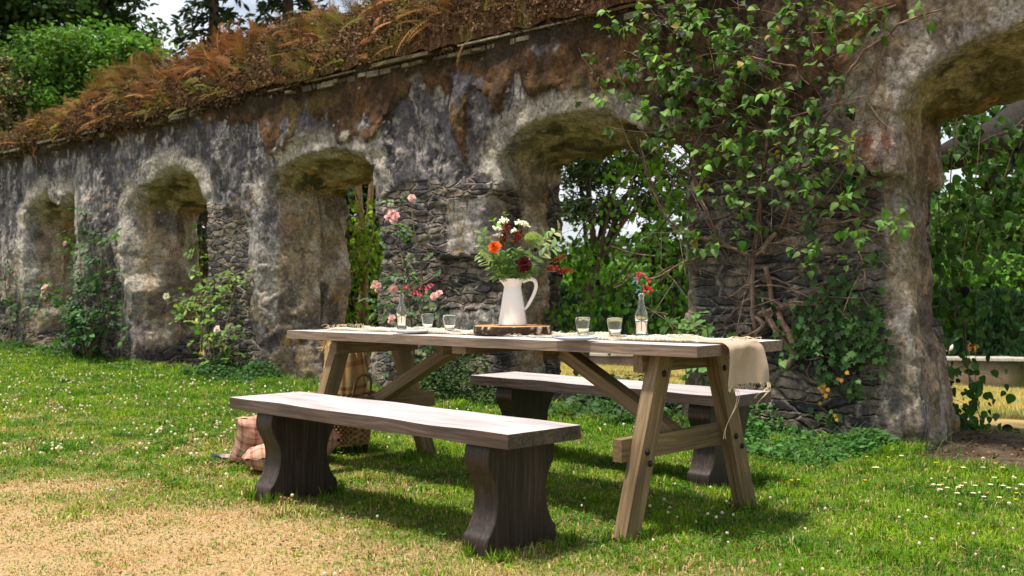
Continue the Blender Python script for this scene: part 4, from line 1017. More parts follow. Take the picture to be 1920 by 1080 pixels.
# ------------------------------------------------------------------ tableware
def glass_mat(name, col=(.97, .985, .98), ior=1.45, rough=0.0):
    m, n, l = new_mat(name); no = N(n, 'ShaderNodeTexNoise', Scale=30.0); tc = n.new('ShaderNodeTexCoord'); l.new(tc.outputs['Object'], no.inputs['Vector'])
    g = N(n, 'ShaderNodeBsdfGlass', IOR=ior, Roughness=rough); g.inputs['Color'].default_value = (*col, 1)
    b = N(n, 'ShaderNodeBump', Strength=.08, Distance=.001); l.new(no.outputs[0], b.inputs['Height']); l.new(b.outputs[0], g.inputs['Normal'])
    o = n.new('ShaderNodeOutputMaterial'); l.new(g.outputs[0], o.inputs[0]); return m
M_glass = glass_mat('glass'); M_water = glass_mat('water', (1, 1, 1), 1.33)
M_enamel = plain('white_enamel', (.74, .715, .68), .12, .6, nz=.02, scale=8)
M_rim = plain('dark_rim', (.03, .035, .05), .3)
M_blue = plain('blue_rim', (.04, .16, .32), .3)
def tumbler(px, y, d_base, label):
    p = atZ(px, y, tz(d_base)+.006); 
    def rf(a, z):
        k = sst(np.array(z-p[2]), .004, .012)*(1-sst(np.array(z-p[2]), .052, .060))
        return 1 - .075*k*(1-np.abs(np.sin(a*4.5)))
    z0 = p[2]
    prof = [(0, z0+.0), (.020, z0), (.0235, z0+.003), (.0255, z0+.014), (.0285, z0+.034), (.0325, z0+.056), (.0335, z0+.060), (.0352, z0+.078), (.0352, z0+.0815), (.0343, z0+.0822), (.0336, z0+.080), (.0318, z0+.060), (.0308, z0+.056), (.0268, z0+.034), (.0238, z0+.014), (.019, z0+.009), (0, z0+.0085)]
    V, F = lathe([(r, z) for r, z in prof], 54, (p[0], p[1], 0), rf)
    o = put('glass_tumbler', V, F, M_glass, loc=tuple(p)); tag(o, label, 'glass', 'glass tumblers on the table'); return o
tumbler(802, 617, -4.1, 'clear fluted glass tumbler standing just right of the left bottle of pink flowers')
tumbler(843, 621, -3.9, 'clear fluted glass tumbler second from the left, nearest the wooden slice on its left side')
tumbler(1093, 629, -3.1, 'clear fluted glass tumbler just right of the white jug, behind the right plate')
tumbler(1153, 631, -2.9, 'clear fluted glass tumbler beside the right bottle, rightmost of the four')
def bottle(px, y, xx, k, label):
    p = atZ(px, y, tz(xx)+.006); z0 = p[2]; R = .0265
    pr = [(0, 0.001), (.022, 0), (R, .004), (R, .045), (R, .098), (R*.97, .106), (R*.82, .117), (R*.62, .128), (R*.50, .140), (.0115, .158), (.0112, .172), (.0135, .173), (.0138, .180), (.0125, .181), (.0125, .187), (.0100, .188), (.0092, .186), (.0090, .160), (R*.42, .141), (R*.54, .129), (R*.74, .117), (R*.88, .106), (R*.90, .098), (R*.90, .008), (.018, .006), (0, .008)]
    b = thing('glass_bottle', label, 'bottle', p, 'glass bottles holding flowers')
    V, F = lathe([(r, z0+z*k) for r, z in pr], 40, (p[0], p[1], 0)); put('glass_body', V, F, M_glass, b)
    wr = R*.893
    V, F = lathe([(0, z0+.0085), (.0179, z0+.0065), (wr, z0+.0085), (wr, z0+.070*k), (wr*.9, z0+.0705*k), (0, z0+.0703*k)], 40, (p[0], p[1], 0)); put('water', V, F, M_water, b)
    return p, z0+.188*k
bp1, bt1 = bottle(753, 618, -4.1, 1.0, 'small clear bottle of water with pink and lilac flowers, on the left of the table')
bp2, bt2 = bottle(1202.5, 635, -2.72, 1.0, 'small clear bottle of water with red and blue flowers, on the right of the table')
# plates
for px, py, xx, lb in ((768, 624, -4.0, 'flat white plate with a thin blue rim in front of the left bottle'), (1078, 637.5, -2.9, 'flat white plate with a thin blue rim in front of the two right tumblers')):
    p = atZ(px, py, tz(xx)+.006); pl = thing('dinner_plate', lb, 'plate', p, 'plates laid on the table'); z0 = p[2]
    V, F = lathe([(0, z0), (.055, z0), (.088, z0+.007), (.091, z0+.0095), (.088, z0+.0105), (.058, z0+.004), (0, z0+.0035)], 56, (p[0], p[1], 0)); put('dish', V, F, M_enamel, pl)
    V, F = lathe([(.0905, z0+.0085), (.0928, z0+.0095), (.0905, z0+.0115), (.0885, z0+.0107)], 56, (p[0], p[1], 0)); put('rim', V, F, M_blue, pl)
# wooden slice with birch bark
SLp = np.array([-3.47, 3.545, tz(-3.47)+.008])
sl = thing('log_slice', 'thick round slice of birch log with bark on its edge, under the white jug', 'wood slice', SLp)
def slf(a, z): return 1+.030*np.sin(a*2+.4)+.018*np.sin(a*3+1.2)+.008*np.sin(a*9)
zt = SLp[2]+.037; R_ = .176
V, F = lathe([(R_*.985, SLp[2]+.001), (R_*1.0, SLp[2]+.006), (R_*1.0, SLp[2]+.018), (R_*1.0, SLp[2]+.031), (R_*.985, zt-.001)], 120, (SLp[0], SLp[1], 0), slf)
V[:, :2] += ((fbm(V[:, 0]*60, V[:, 1]*60, V[:, 2]*40, 3, 531)-.5)*.010)[:, None]*nrm(V[:, :2]-SLp[:2])
bn = fbm(V[:, 0]*28, V[:, 1]*28, V[:, 2]*22, 4, 533)
bc = mix(np.broadcast_to((.50, .45, .36), (len(V), 3)), (.04, .025, .016), sst(bn+.15*np.cos(np.arctan2(V[:,1]-SLp[1], V[:,0]-SLp[0])*1.0+.6), .42, .50))
put('bark', V, F, M_bark, sl, bc)
def slice_mat():
    m, n, l = new_mat('cut_wood'); tc = n.new('ShaderNodeTexCoord')
    w = N(n, 'ShaderNodeTexWave', Scale=22.0, wave_type='RINGS', rings_direction='Z', Distortion=2.5, Detail=3.0); l.new(tc.outputs['Object'], w.inputs['Vector'])
    r = ramp(n, [(0, (.30, .14, .04)), (.6, (.47, .25, .08)), (1, (.56, .33, .13))]); l.new(w.outputs['Fac'], r.inputs[0])
    p = N(n, 'ShaderNodeBsdfPrincipled', Roughness=.45); l.new(r.outputs[0], p.inputs['Base Color'])
    o = n.new('ShaderNodeOutputMaterial'); l.new(p.outputs[0], o.inputs[0]); return m
V, F = lathe([(0, zt), (R_*.5, zt), (R_*.97, zt), (R_*.985, zt-.002), (R_*.96, zt-.010)], 120, (SLp[0], SLp[1], 0), slf)
put('cut_face', V, F, slice_mat(), sl)
# jug
JP = np.array([-3.475, 3.55, zt+.001]); jug = thing('enamel_jug', 'tall white enamel jug full of flowers standing on the birch slice', 'jug', JP)
def jf_at(z):
    k = sst(np.array((z-JP[2])), .178, .216)
    return k
def jf(a, z):
    k = float(jf_at(z)); ang = np.angle(np.exp(1j*(a-(ANG+math.pi))))     # spout to the left as seen from the camera
    return 1 + k*.30*np.exp(-(ang/.42)**2) + 0*a
pr = [(0, .004), (.060, .0), (.0655, .0015), (.0665, .006), (.0655, .018), (.060, .055), (.0535, .095), (.0470, .135), (.0420, .165), (.0405, .176), (.0415, .186), (.0450, .200), (.0485, .212), (.0500, .216), (.0495, .218), (.0470, .2165), (.0430, .203), (.0390, .186), (.0385, .176), (.0400, .165), (.045, .135), (.058, .055), (.063, .012), (0, .010)]
pr2 = pr[:2]+[tuple(q) for q in smooth_line(pr[1:14], 3)[1:-1]]+pr[13:]
V, F = lathe([(r, JP[2]+z) for r, z in pr2], 72, (JP[0], JP[1], 0), jf); put('jug_body', V, F, M_enamel, jug)
ax = np.array([RT[0], RT[1], 0]); up3 = np.array([0, 0, 1.])
hp = [(.046, .202), (.062, .211), (.082, .216), (.101, .208), (.109, .190), (.106, .165), (.094, .135), (.080, .108), (.066, .085), (.055, .074)]
hl = smooth_line([JP+ax*a_+up3*b_ for a_, b_ in hp], 5)
Vt, Ft = tube(hl, np.interp(np.linspace(0, 1, len(hl)), [0, .2, .8, 1], [.0085, .0095, .0075, .006]), 12); put('handle', Vt, Ft, M_enamel, jug)
V, F = lathe([(.0603, JP[2]-.0003), (.0665, JP[2]+.0002), (.0668, JP[2]+.0018), (.0655, JP[2]+.0030)], 60, (JP[0], JP[1], 0)); put('base_rim', V, F, M_rim, jug)
fr = -np.array([FW[0], FW[1], 0]); q0 = JP+fr*.0650+ax*.006+up3*.0095
V, F = lathe([(0, 0), (.0022, 0), (.0018, .0015), (0, .002)], 10); put('chip', (V@np.stack([ax, up3, fr]))+q0, F, M_rim, jug)

# ------------------------------------------------------------------ the bouquet
JT = JP+up3*.212
def bpt(px, py, dd=0.):                       # a point above the jug: dd metres nearer the camera
    d0 = JP[:2]@FW; p = atD(px, py, d0-dd); return p
def stem_to(A, p, r=.0018, col=(.10, .20, .04), lift=.0, root=None):
    r0 = (JT+np.array([random.uniform(-.02, .02), random.uniform(-.02, .02), -.02])) if root is None else root
    m_ = (r0+p)/2 + np.array([0, 0, .02+lift]); m_[:2] = r0[:2]*.6+p[:2]*.4
    L_ = smooth_line([r0, m_, p], 6); A.add(*tube(L_, r, 5, False), col); return L_
def bloom(name, label, p, r, col, col2, layers, tmpl, parent_label=None, face=None, group=None, ptcount=16, wid=1.0):
    face = nrm(-FW_3*.8+up3*.5) if face is None else nrm(np.asarray(face, float))
    t = thing(name, label, 'flower', p, group)
    A = Acc(); a0 = np.cross(face, up3); a0 = nrm(a0); b0 = np.cross(face, a0)
    for k_ in range(layers):
        f = (k_+.5)/layers; nn = max(5, int(ptcount*(1-.45*f))); a = (np.arange(nn)+random.random())/nn*2*np.pi; el = .02+1.35*f
        dv = (np.cos(a)[:, None]*a0+np.sin(a)[:, None]*b0)*math.cos(el)+face*math.sin(el)
        nn_ = np.tile(face, (nn, 1))*math.cos(el) - (np.cos(a)[:, None]*a0+np.sin(a)[:, None]*b0)*math.sin(el)
        cc = mix(np.broadcast_to(col, (nn, 3)), col2, np.full(nn, f))*(1+.15*rng.normal(size=(nn, 1)))
        Rm = frames(dv, nn_); L = r*(1-.45*f)*(1+.1*rng.normal(size=nn)); sc_ = np.stack([L*wid, L, L], -1)
        A.add(*scatter(tmpl[0], tmpl[1], np.tile(p, (nn, 1))+face*r*.12*f*2, Rm, sc_, cc.clip(.004, .9)))
    A.put('petals', M_petal, t)
    B = Acc(); stem_to(B, p-face*r*.1); B.put('stem', M_leaf, t)
    return t
FW_3 = np.array([FW[0], FW[1], 0])
bloom('dahlia', 'bright orange spiky dahlia at the left of the bouquet', bpt(928, 464, .05), .036, (.85, .17, .015), (.62, .07, .008), 6, LANCE, ptcount=22, wid=1.3, face=-FW_3*.7-ax*.4+up3*.5)
bloom('dahlia', 'dark maroon round dahlia low in the front of the bouquet', bpt(983, 496, .07), .040, (.075, .004, .008), (.045, .002, .006), 6, OVAL, ptcount=15, wid=.9, face=-FW_3+up3*.25)
bloom('dahlia', 'small dark brown red half open bloom right of the green umbel', bpt(1004, 469, .05), .017, (.10, .02, .02), (.03, .01, .01), 3, OVAL, ptcount=8)
# green umbel
p = bpt(999, 448, .03); t = thing('umbel_flower', 'round lime green umbel of tiny buds at the right of the bouquet', 'flower', p)
A = Acc(); n = 900; v = rdir(n); v[:, 2] = np.abs(v[:, 2])*1.0-.25; P = p + nrm(v)*np.array([.037, .037, .031])*rng.uniform(.90, 1.05, (n, 1))
A.add(*scatter(BALL[0], BALL[1], P, frames(rdir(n), rdir(n)), rng.uniform(.0018, .0030, n), leafcol(n, (.34, .46, .10), .22))); A.put('buds', M_petal, t, smooth=False)
B = Acc(); stem_to(B, p-up3*.04, .0022); 
for q in range(40): B.add(*tube([p-up3*.04, P[q*20]-nrm(v[q*20])*.003], .0008, 3, False), (.22, .34, .08))
B.put('stem', M_leaf, t)
# bottlebrush spikes
def brush(label, p0, p1, r):
    t = thing('bottlebrush_flower', label, 'flower', p0, 'crimson bottlebrush spikes in the bouquet'); A = Acc(); n = 300
    u_ = rng.uniform(0, 1, n); ax_ = nrm(p1-p0); P = p0+(p1-p0)*u_[:, None]; v = rdir(n); v -= (v@ax_)[:, None]*ax_; v = nrm(v)+ax_*.15
    L = r*(.7+.5*rng.uniform(0, 1, n))*np.sin(np.pi*(.12+.80*u_))**.5
    tips = P+v*L[:, None]
    A.add(*scatter(LANCE[0]*np.array([.5, 1, 1]), LANCE[1], P, frames(v, rdir(n)), L, leafcol(n, (.27, .012, .03), .35)))
    k = rng.uniform(0, 1, n) < .30; A.add(*scatter(BALL[0], BALL[1], tips[k], frames(rdir(k.sum()), rdir(k.sum())), np.full(k.sum(), .0014), leafcol(k.sum(), (.55, .30, .06), .2)))
    A.put('bristles', M_petal, t)
    B = Acc(); stem_to(B, p0); B.add(*tube([p0, p1], .002, 5), (.12, .04, .03)); B.put('stem', M_leaf, t)
brush('upright crimson bottlebrush spike at the top left centre of the bouquet', bpt(944, 466), bpt(950, 412), .021)
brush('upright crimson bottlebrush spike leaning right, left of the green umbel', bpt(964, 458, .02), bpt(977, 430, .02), .020)
brush('crimson bottlebrush spike behind the orange dahlia', bpt(938, 462, -.01), bpt(946, 438, .0), .017)
brush('upper of the three bottlebrush spikes reaching out to the right of the bouquet', bpt(1037, 490), bpt(1062, 479), .014)
brush('middle bottlebrush spike reaching out to the right of the bouquet', bpt(1024, 505, .02), bpt(1048, 502, .02), .015)
brush('lowest bottlebrush spike, farthest right of the bouquet', bpt(1044, 509, .0), bpt(1075, 507, .0), .015)
# white clusters
for i, (px, py, r, lb, cl) in enumerate(((944, 414, .022, 'white flower cluster at the top left of the bouquet', (.80, .79, .74)), (933, 428, .018, 'white flower cluster on the left, above the orange dahlia', (.80, .79, .74)), (974, 418, .020, 'white flower cluster at the top, above the right bottlebrush', (.80, .79, .74)), (986, 421, .016, 'small white flower cluster, above the green umbel', (.80, .79, .74)), (964, 432, .014, 'white flower cluster in the middle between two bottlebrush spikes', (.80, .79, .74)), (933, 441, .014, 'pale pink flower cluster just above the orange dahlia', (.72, .55, .62)))):
    p = bpt(px, py, .02); t = thing('yarrow_flower', lb, 'flower', p, 'small clustered flowers in the bouquet'); A = Acc(); n = 46
    P = p+rng.normal(size=(n, 3))*np.array([r*.5, r*.5, r*.3])
    for q in range(n):
        fa = nrm(up3*.8-FW_3*.5+rng.normal(size=3)*.5); a = np.arange(5)/5*6.283; a0 = nrm(np.cross(fa, (.3, .5, .1))); b0 = np.cross(fa, a0)
        A.add(*scatter(OVAL[0]*np.array([1.5, 1, 1]), OVAL[1], np.tile(P[q], (5, 1)), frames(np.cos(a)[:, None]*a0+np.sin(a)[:, None]*b0+fa*.2, np.tile(fa, (5, 1))), np.full(5, .0055), np.tile(cl, (5, 1))))
    A.put('florets', M_petal, t); B = Acc(); stem_to(B, p-up3*.01)
    for q in range(8): B.add(*tube([p-up3*.012, P[q*5]], .0007, 3, False), (.16, .26, .08))
    B.put('stem', M_leaf, t)
# leafy sprigs
def sprig(label, pts, nl, ls, col, tmpl=OVAL, name='leafy_sprig', wid=1.0, group='leafy sprigs in the bouquet', opp=True, cat='sprig'):
    t = thing(name, label, cat, pts[0], group); L = smooth_line([JT-up3*.03]+list(pts), 8); A = Acc(); m = len(L); ls = ls*1.55; nl = int(nl*1.35)
    B = Acc(); B.add(*tube(L, np.linspace(.0022, .0009, m), 5, False), np.array(col)*.8); B.put('stem', M_leaf, t)
    for q in range(nl):
        f = .28+.72*(q+.5)/nl; i = min(int(f*(m-1)), m-2); tn = nrm(L[i+1]-L[i])
        for s_ in (-1, 1):
            sd_ = nrm(np.cross(tn, FW_3))*s_; sd_ = nrm(sd_*.9+tn*.75+rng.normal(size=3)*.28-FW_3*random.uniform(-.3, .6))
            A.add(*scatter(tmpl[0]*np.array([wid, 1, 1]), tmpl[1], L[i][None], frames(sd_[None], nrm(-FW_3*.6+up3+rng.normal(size=3)*.4)[None]), np.array([ls*random.uniform(.7, 1.15)*(1-.25*f)]), leafcol(1, col, .18)))
    A.put('leaves', M_leaf, t); return t
GR = (.19, .28, .11); GR2 = (.12, .22, .05); GR3 = (.28, .36, .18)
sprig('grey green sprig rising at the upper left of the bouquet', [bpt(938, 505, .03), bpt(915, 465, .03), bpt(901, 432, .03)], 7, .032, GR)
sprig('grey green sprig reaching out to the lower left of the bouquet', [bpt(932, 515, .05), bpt(912, 492, .06), bpt(893, 473, .06)], 6, .034, GR3)
sprig('grey green sprig at middle left behind the orange dahlia', [bpt(935, 505, -.03), bpt(912, 475, -.03), bpt(897, 452, -.03)], 6, .030, GR)
sprig('long silvery sprig rising to the far upper right of the bouquet', [bpt(985, 500, .0), bpt(1020, 455, .0), bpt(1050, 428, .0)], 7, .036, GR3)
sprig('silvery sprig on the right below the long one', [bpt(990, 505, .04), bpt(1020, 475, .05), bpt(1044, 460, .05)], 6, .036, GR3)
sprig('silvery sprig at the right, pointing up beside the green umbel', [bpt(985, 505, -.04), bpt(1010, 460, -.04), bpt(1024, 432, -.04)], 6, .034, GR)
sprig('thin green sprig standing highest in the middle of the bouquet', [bpt(950, 470, -.02), bpt(948, 420, -.02), bpt(948, 396, -.02)], 8, .014, GR2, LANCE)
sprig('fresh green sprig with two bright leaves at the top left of the bouquet', [bpt(940, 480, .0), bpt(932, 430, .0), bpt(923, 408, .0)], 3, .026, (.14, .30, .03), OVAL)
for i, (a_, b_) in enumerate((((932, 520), (922, 500)), ((945, 522), (935, 495)), ((955, 520), (955, 490)), ((968, 522), (972, 500)), ((980, 520), (1003, 505)), ((950, 500), (948, 470)), ((962, 500), (968, 465)), ((972, 495), (985, 470)), ((940, 500), (925, 480)))):
    sprig('dark green leafy filler sprig low in the bouquet above the jug rim', [bpt(*a_, .05), bpt((a_[0]+b_[0])/2, (a_[1]+b_[1])/2, .06), bpt(*b_, .06)], 6, .026, (GR2, (.10, .19, .04))[i % 2], OVAL, wid=.9, group='filler sprigs low in the bouquet')
# flowers in the bottles
def trumpet(A, p, dv, L, r, col):
    """a hanging tubular flower"""
    dv = nrm(np.asarray(dv, float)); a0 = nrm(np.cross(dv, (.31, .2, .9))); b0 = np.cross(dv, a0); n = 9; a = np.arange(n)/n*6.283; V = []
    for t_, rr in ((0, .25), (.25, .45), (.7, .55), (.9, .8), (1.0, 1.25)):
        k = 1 if t_ < .95 else 1+.25*np.cos(a*3)
        V.append(p+dv*L*t_ + (np.cos(a)[:, None]*a0+np.sin(a)[:, None]*b0)*(r*rr*k if np.isscalar(k) else (r*rr*k)[:, None]))
    V = np.concatenate(V); i = np.arange(4)[:, None]*n; j = np.arange(n)[None]; j2 = (j+1) % n
    A.add(V, np.stack([i+j, i+j2, i+n+j2, i+n+j], -1).reshape(-1, 4), np.tile(col, (len(V), 1))*(1+.2*rng.normal(size=(len(V), 1))).clip(.5, 1.5))
def bottle_flowers(bp, top, items, name, label, cols, stemend, extra_leaves):
    t = thing(name, label, 'flower', (bp[0], bp[1], bp[2]+.02)); d0 = bp[:2]@FW
    B = Acc(); r0 = np.array([bp[0], bp[1], bp[2]+.03]); nk = np.array([bp[0], bp[1], top])
    for (px, py) in stemend:
        B.add(*tube(smooth_line([r0, np.array([bp[0], bp[1], top-.04]), nk, atD(px, py, d0)], 6), .0013, 5, False), (.12, .22, .05))
    B.put('stem', M_leaf, t)
    A = Acc()
    for (px, py, dx, dz, L, ci) in items:
        trumpet(A, atD(px, py, d0+random.uniform(-.015, .015)), ax*dx+up3*dz-FW_3*random.uniform(-.2, .5), L, L*.20, cols[ci])
    A.put('blooms', M_petal, t)
    A = Acc()
    for (px, py, dx, dz, L) in extra_leaves:
        A.add(*scatter(LANCE[0], LANCE[1], atD(px, py, d0)[None], frames((ax*dx+up3*dz)[None], (-FW_3+up3*.5)[None]), np.array([L]), leafcol(1, (.16, .30, .06), .1)))
    A.put('leaves', M_leaf, t); return t
RED = (.62, .02, .06); PNK = (.75, .05, .17); BLU = (.12, .32, .62); LIL = (.38, .33, .50)
bottle_flowers(bp2, bt2, [(1204, 508, -.5, -.9, .024, 0), (1197, 510, -.45, -1, .022, 0), (1209, 513, .45, -1, .022, 0), (1212, 518, .5, -1, .028, 0), (1199, 518, -.4, -1, .026, 1), (1205, 534, .3, -1, .028, 0), (1210, 533, .8, -.6, .030, 1), (1213, 539, .9, -.5, .026, 0), (1206, 545, .5, -.2, .024, 0),
    (1196, 520, -.9, -.2, .017, 2), (1193, 524, -.8, -.6, .017, 2), (1190, 527, -.6, -.8, .014, 2), (1196, 526, -.2, -.9, .014, 2), (1204, 520, -.2, -.5, .014, 2), (1201, 542, -.9, -.2, .017, 2), (1197, 545, -.8, -.5, .015, 2), (1203, 538, -.5, .3, .013, 2)],
    'penstemon_sprig', 'red tubular flowers with small blue blooms standing in the right bottle', (RED, (.66, .03, .10), BLU), [(1203, 508), (1206, 530), (1196, 522)], [(1208, 552, .9, .2, .016), (1200, 553, -.6, .4, .014)])
bottle_flowers(bp1, bt1, [(766, 534, -.5, -.8, .022, 0), (763, 536, -.7, -.5, .020, 0), (772, 546, -.2, -1, .024, 0), (776, 544, .1, -1, .024, 0), (781, 545, .4, -1, .026, 0), (786, 546, .4, -1, .026, 0), (790, 536, -.4, -.7, .022, 0), (796, 535, .4, -.8, .026, 0), (802, 533, .6, -.9, .026, 0), (806, 531, .8, -.5, .022, 0), (797, 541, .3, -1, .022, 0), (778, 538, -.3, -.7, .020, 0),
    (764, 500, .1, .5, .012, 1), (761, 508, -.3, .5, .012, 1), (758, 517, .3, -.4, .013, 1), (750, 522, -.5, .2, .014, 1), (744, 526, -.6, .1, .013, 1), (764, 492, .1, .9, .010, 1), (759, 529, .4, .1, .012, 1), (752, 532, -.3, -.3, .012, 1), (766, 513, .6, -.2, .010, 1), (742, 530, -.4, -.5, .012, 1)],
    'penstemon_sprig', 'bright pink tubular flowers with lilac sprays standing in the left bottle', (PNK, LIL), [(802, 528), (764, 490), (745, 526), (778, 512), (786, 520)], [(752, 548, -.9, .3, .028), (765, 552, .9, -.3, .03), (770, 513, .8, .3, .03), (775, 518, .9, -.5, .028), (760, 530, .3, .9, .03)])

# ------------------------------------------------------------------ the picnic things behind the left end of the table
def plaid_mat(name, base, b1, b2, b3, sc=1.0, axes=('X', 'Z')):
    m, n, l = new_mat(name); tc = n.new('ShaderNodeTexCoord'); sep = n.new('ShaderNodeSeparateXYZ')
    uv = N(n, 'ShaderNodeAttribute', attribute_name='Col'); l.new(uv.outputs['Vector'], sep.inputs[0])
    cols = []
    for k in (0, 1):
        mu = N(n, 'ShaderNodeMath', operation='MULTIPLY'); mu.inputs[1].default_value = sc; l.new(sep.outputs[k], mu.inputs[0])
        fr_ = N(n, 'ShaderNodeMath', operation='FRACT'); l.new(mu.outputs[0], fr_.inputs[0])
        r = ramp(n, [(0, base), (.30, b1), (.42, base), (.52, b2), (.78, b3), (.86, b2)]); r.color_ramp.interpolation = 'CONSTANT'
        l.new(fr_.outputs[0], r.inputs[0]); cols.append(r)
    mx = N(n, 'ShaderNodeMix', data_type='RGBA'); mx.inputs[0].default_value = .5; l.new(cols[0].outputs[0], mx.inputs[6]); l.new(cols[1].outputs[0], mx.inputs[7])
    no = N(n, 'ShaderNodeTexNoise', Scale=250.0, Detail=3.0); l.new(tc.outputs['Object'], no.inputs['Vector'])
    p = N(n, 'ShaderNodeBsdfPrincipled', Roughness=.95); p.inputs['Specular IOR Level'].default_value = .1; l.new(mx.outputs[2], p.inputs['Base Color'])
    b = N(n, 'ShaderNodeBump', Strength=.5, Distance=.002); l.new(no.outputs[0], b.inputs['Height']); l.new(b.outputs[0], p.inputs['Normal'])
    o = n.new('ShaderNodeOutputMaterial'); l.new(p.outputs[0], o.inputs[0]); return m
M_pl1 = plaid_mat('plaid_wool', (.44, .29, .11), (.26, .05, .04), (.36, .30, .14), (.10, .03, .025), 2.2)
M_pl2 = plaid_mat('plaid_cushion', (.38, .21, .15), (.12, .03, .035), (.52, .33, .24), (.30, .12, .09), 3.0)
def blob(c, axx, ay, az, su, nu=36, nv=24, pw=2.6, wr=.02, seed=1, puff=None):
    """superellipsoid cushion; returns V, F, uv-as-colour"""
    U, Vv = np.meshgrid(np.linspace(0, 2*np.pi, nu*3+1), np.linspace(-np.pi/2, np.pi/2, nv*2), indexing='ij'); nu, nv = nu*3, nv*2
    f = lambda w, e: np.sign(w)*np.abs(w)**e
    e = 2/pw
    x = f(np.cos(U), e)*f(np.cos(Vv), e); y = f(np.sin(U), e)*f(np.cos(Vv), e); z = f(np.sin(Vv), .9)
    dn = 1+wr*8*(fbm(x*2.5, y*2.5, z*3, 3, seed)-.5) - .06*np.abs(fbm(x*4, y*1.5, z*5, 3, seed+1)-.5)*2
    P = np.asarray(c) + (x*dn)[..., None]*axx + (y*dn)[..., None]*ay + (z*(1-.35*(np.abs(x)**6+np.abs(y)**6)*0))[..., None]*az*dn[..., None]
    uv = np.stack([x*np.linalg.norm(axx)*2+3, y*np.linalg.norm(ay)*2+z*np.linalg.norm(az)*1.0+3, 0*x], -1)
    ii = np.arange(nu)[:, None]*nv + np.arange(nv-1)[None]
    return P.reshape(-1, 3), np.stack([ii, ii+nv, ii+nv+1, ii+1], -1).reshape(-1, 4), uv.reshape(-1, 3)
BK = np.array([-4.99, 3.72, 0.])
# wicker basket: woven walls on short legs
bk = thing('wicker_basket', 'deep wicker basket standing on the grass behind the near bench', 'basket', BK)
def wick():
    nu, nv = 160, 40; U, Vv = np.meshgrid(np.arange(nu)/nu*2*np.pi, np.linspace(0, 1, nv), indexing='ij')
    e = .55; f = lambda w: np.sign(w)*np.abs(w)**e
    k = .78+.22*Vv; wv = .0045*np.sin(U*20)*np.sign(np.sin(Vv*np.pi*20))
    x = f(np.cos(U))*(.15*k+wv); y = f(np.sin(U))*(.145*k+wv); z = .055+Vv*.30
    P = np.stack([BK[0]+x, BK[1]+y, z], -1)
    i = np.arange(nu)[:, None]*nv; i2 = ((np.arange(nu)+1) % nu)[:, None]*nv; j = np.arange(nv-1)[None]
    F = np.stack([i+j, i2+j, i2+j+1, i+j+1], -1).reshape(-1, 4)
    b0 = np.arange(nu)*nv
    cc = mix(np.broadcast_to((.36, .22, .09), (nu, nv, 3)), (.13, .075, .033), sst(np.sin(U*20)*np.sign(np.sin(Vv*np.pi*20)), -.2, -.9))
    return P.reshape(-1, 3), F, cc.reshape(-1, 3)
V, F, cc = wick(); put('woven_body', V, F, M_bark, bk, cc)
V, F = lathe([(0, .056), (.110, .056), (.125, .060)], 40, (BK[0], BK[1], 0)); put('basket_floor', V, F, M_bark, bk, np.tile((.08, .05, .03), (len(V), 1)))
for sx in (-1, 1):
    for sy in (-1, 1):
        Vt, Ft = tube([BK+(sx*.085, sy*.08, -.005), BK+(sx*.085, sy*.08, .06)], .014, 8); put('foot', Vt, Ft, M_bark, bk, np.tile((.05, .03, .02), (len(Vt), 1)))
for sx in (-1, 1):
    hp = smooth_line([BK+(sx*.15, -.06, .34), BK+(sx*.17, -.05, .43), BK+(sx*.17, 0, .46), BK+(sx*.17, .05, .43), BK+(sx*.15, .06, .34)], 6)
    Vt, Ft = tube(hp, .008, 7); put('handle', Vt, Ft, M_bark, bk, np.tile((.20, .12, .06), (len(Vt), 1)))
# the plaid wrapped bundle standing in it, tied with raffia
bd = thing('plaid_bundle', 'upright plaid wool bundle tied with raffia, standing in the wicker basket', 'blanket', BK+(0, 0, .3))
zz = np.linspace(0, 1, 26); nu = 64; a = np.arange(nu)/nu*2*np.pi; V = []; UVc = []
for t in zz:
    k = 1 - .14*t + .05*math.sin(t*5) - .45*max(0, t-.93)/.07
    f = lambda w: np.sign(w)*np.abs(w)**.62
    fold = 1+.035*np.sin(a*5+t*2)+.02*np.sin(a*11-t*3)
    V.append(np.stack([BK[0]+f(np.cos(a))*.118*k*fold-.01*t, BK[1]+f(np.sin(a))*.112*k*fold, np.full(nu, .24+t*.415)+.008*np.sin(a*3)], -1))
    UVc.append(np.stack([a/6.283*1.6+1, np.full(nu, t*.75+1.02), 0*a], -1))
V = np.concatenate(V); i = np.arange(25)[:, None]*nu; j = np.arange(nu)[None]; j2 = (j+1) % nu; F = np.stack([i+j, i+j2, i+nu+j2, i+nu+j], -1).reshape(-1, 4)
put('wool_wrap', V, F, M_pl1, bd, np.concatenate(UVc))
A = Acc()
M_raf = plain('raffia', (.55, .38, .18), .8, .2)
for q in range(110):
    aa = random.uniform(0, 6.28); p = BK+np.array([math.cos(aa)*.095, math.sin(aa)*.09, .63+random.uniform(-.02, .02)]); e_ = p+np.array([math.cos(aa)*.03, math.sin(aa)*.03, random.uniform(-.07, .045)])
    A.add(*tube([p, (p+e_)/2+np.array([0, 0, .01]), e_], .0014, 3, False))
for q in range(5):
    aa = math.radians(-75+q*5); p = BK+np.array([math.cos(aa)*.11, math.sin(aa)*.11, .64]); pts = [p+np.array([.02*math.sin(t*5+q)+.008*q, -.015-.02*t, -t*.22]) for t in np.linspace(0, 1, 7)]; pts.append(pts[-1]+np.array([-.05, -.01, -.02]))
    if q < 3: A.add(*tube(smooth_line(pts, 4), .0022, 4, False))
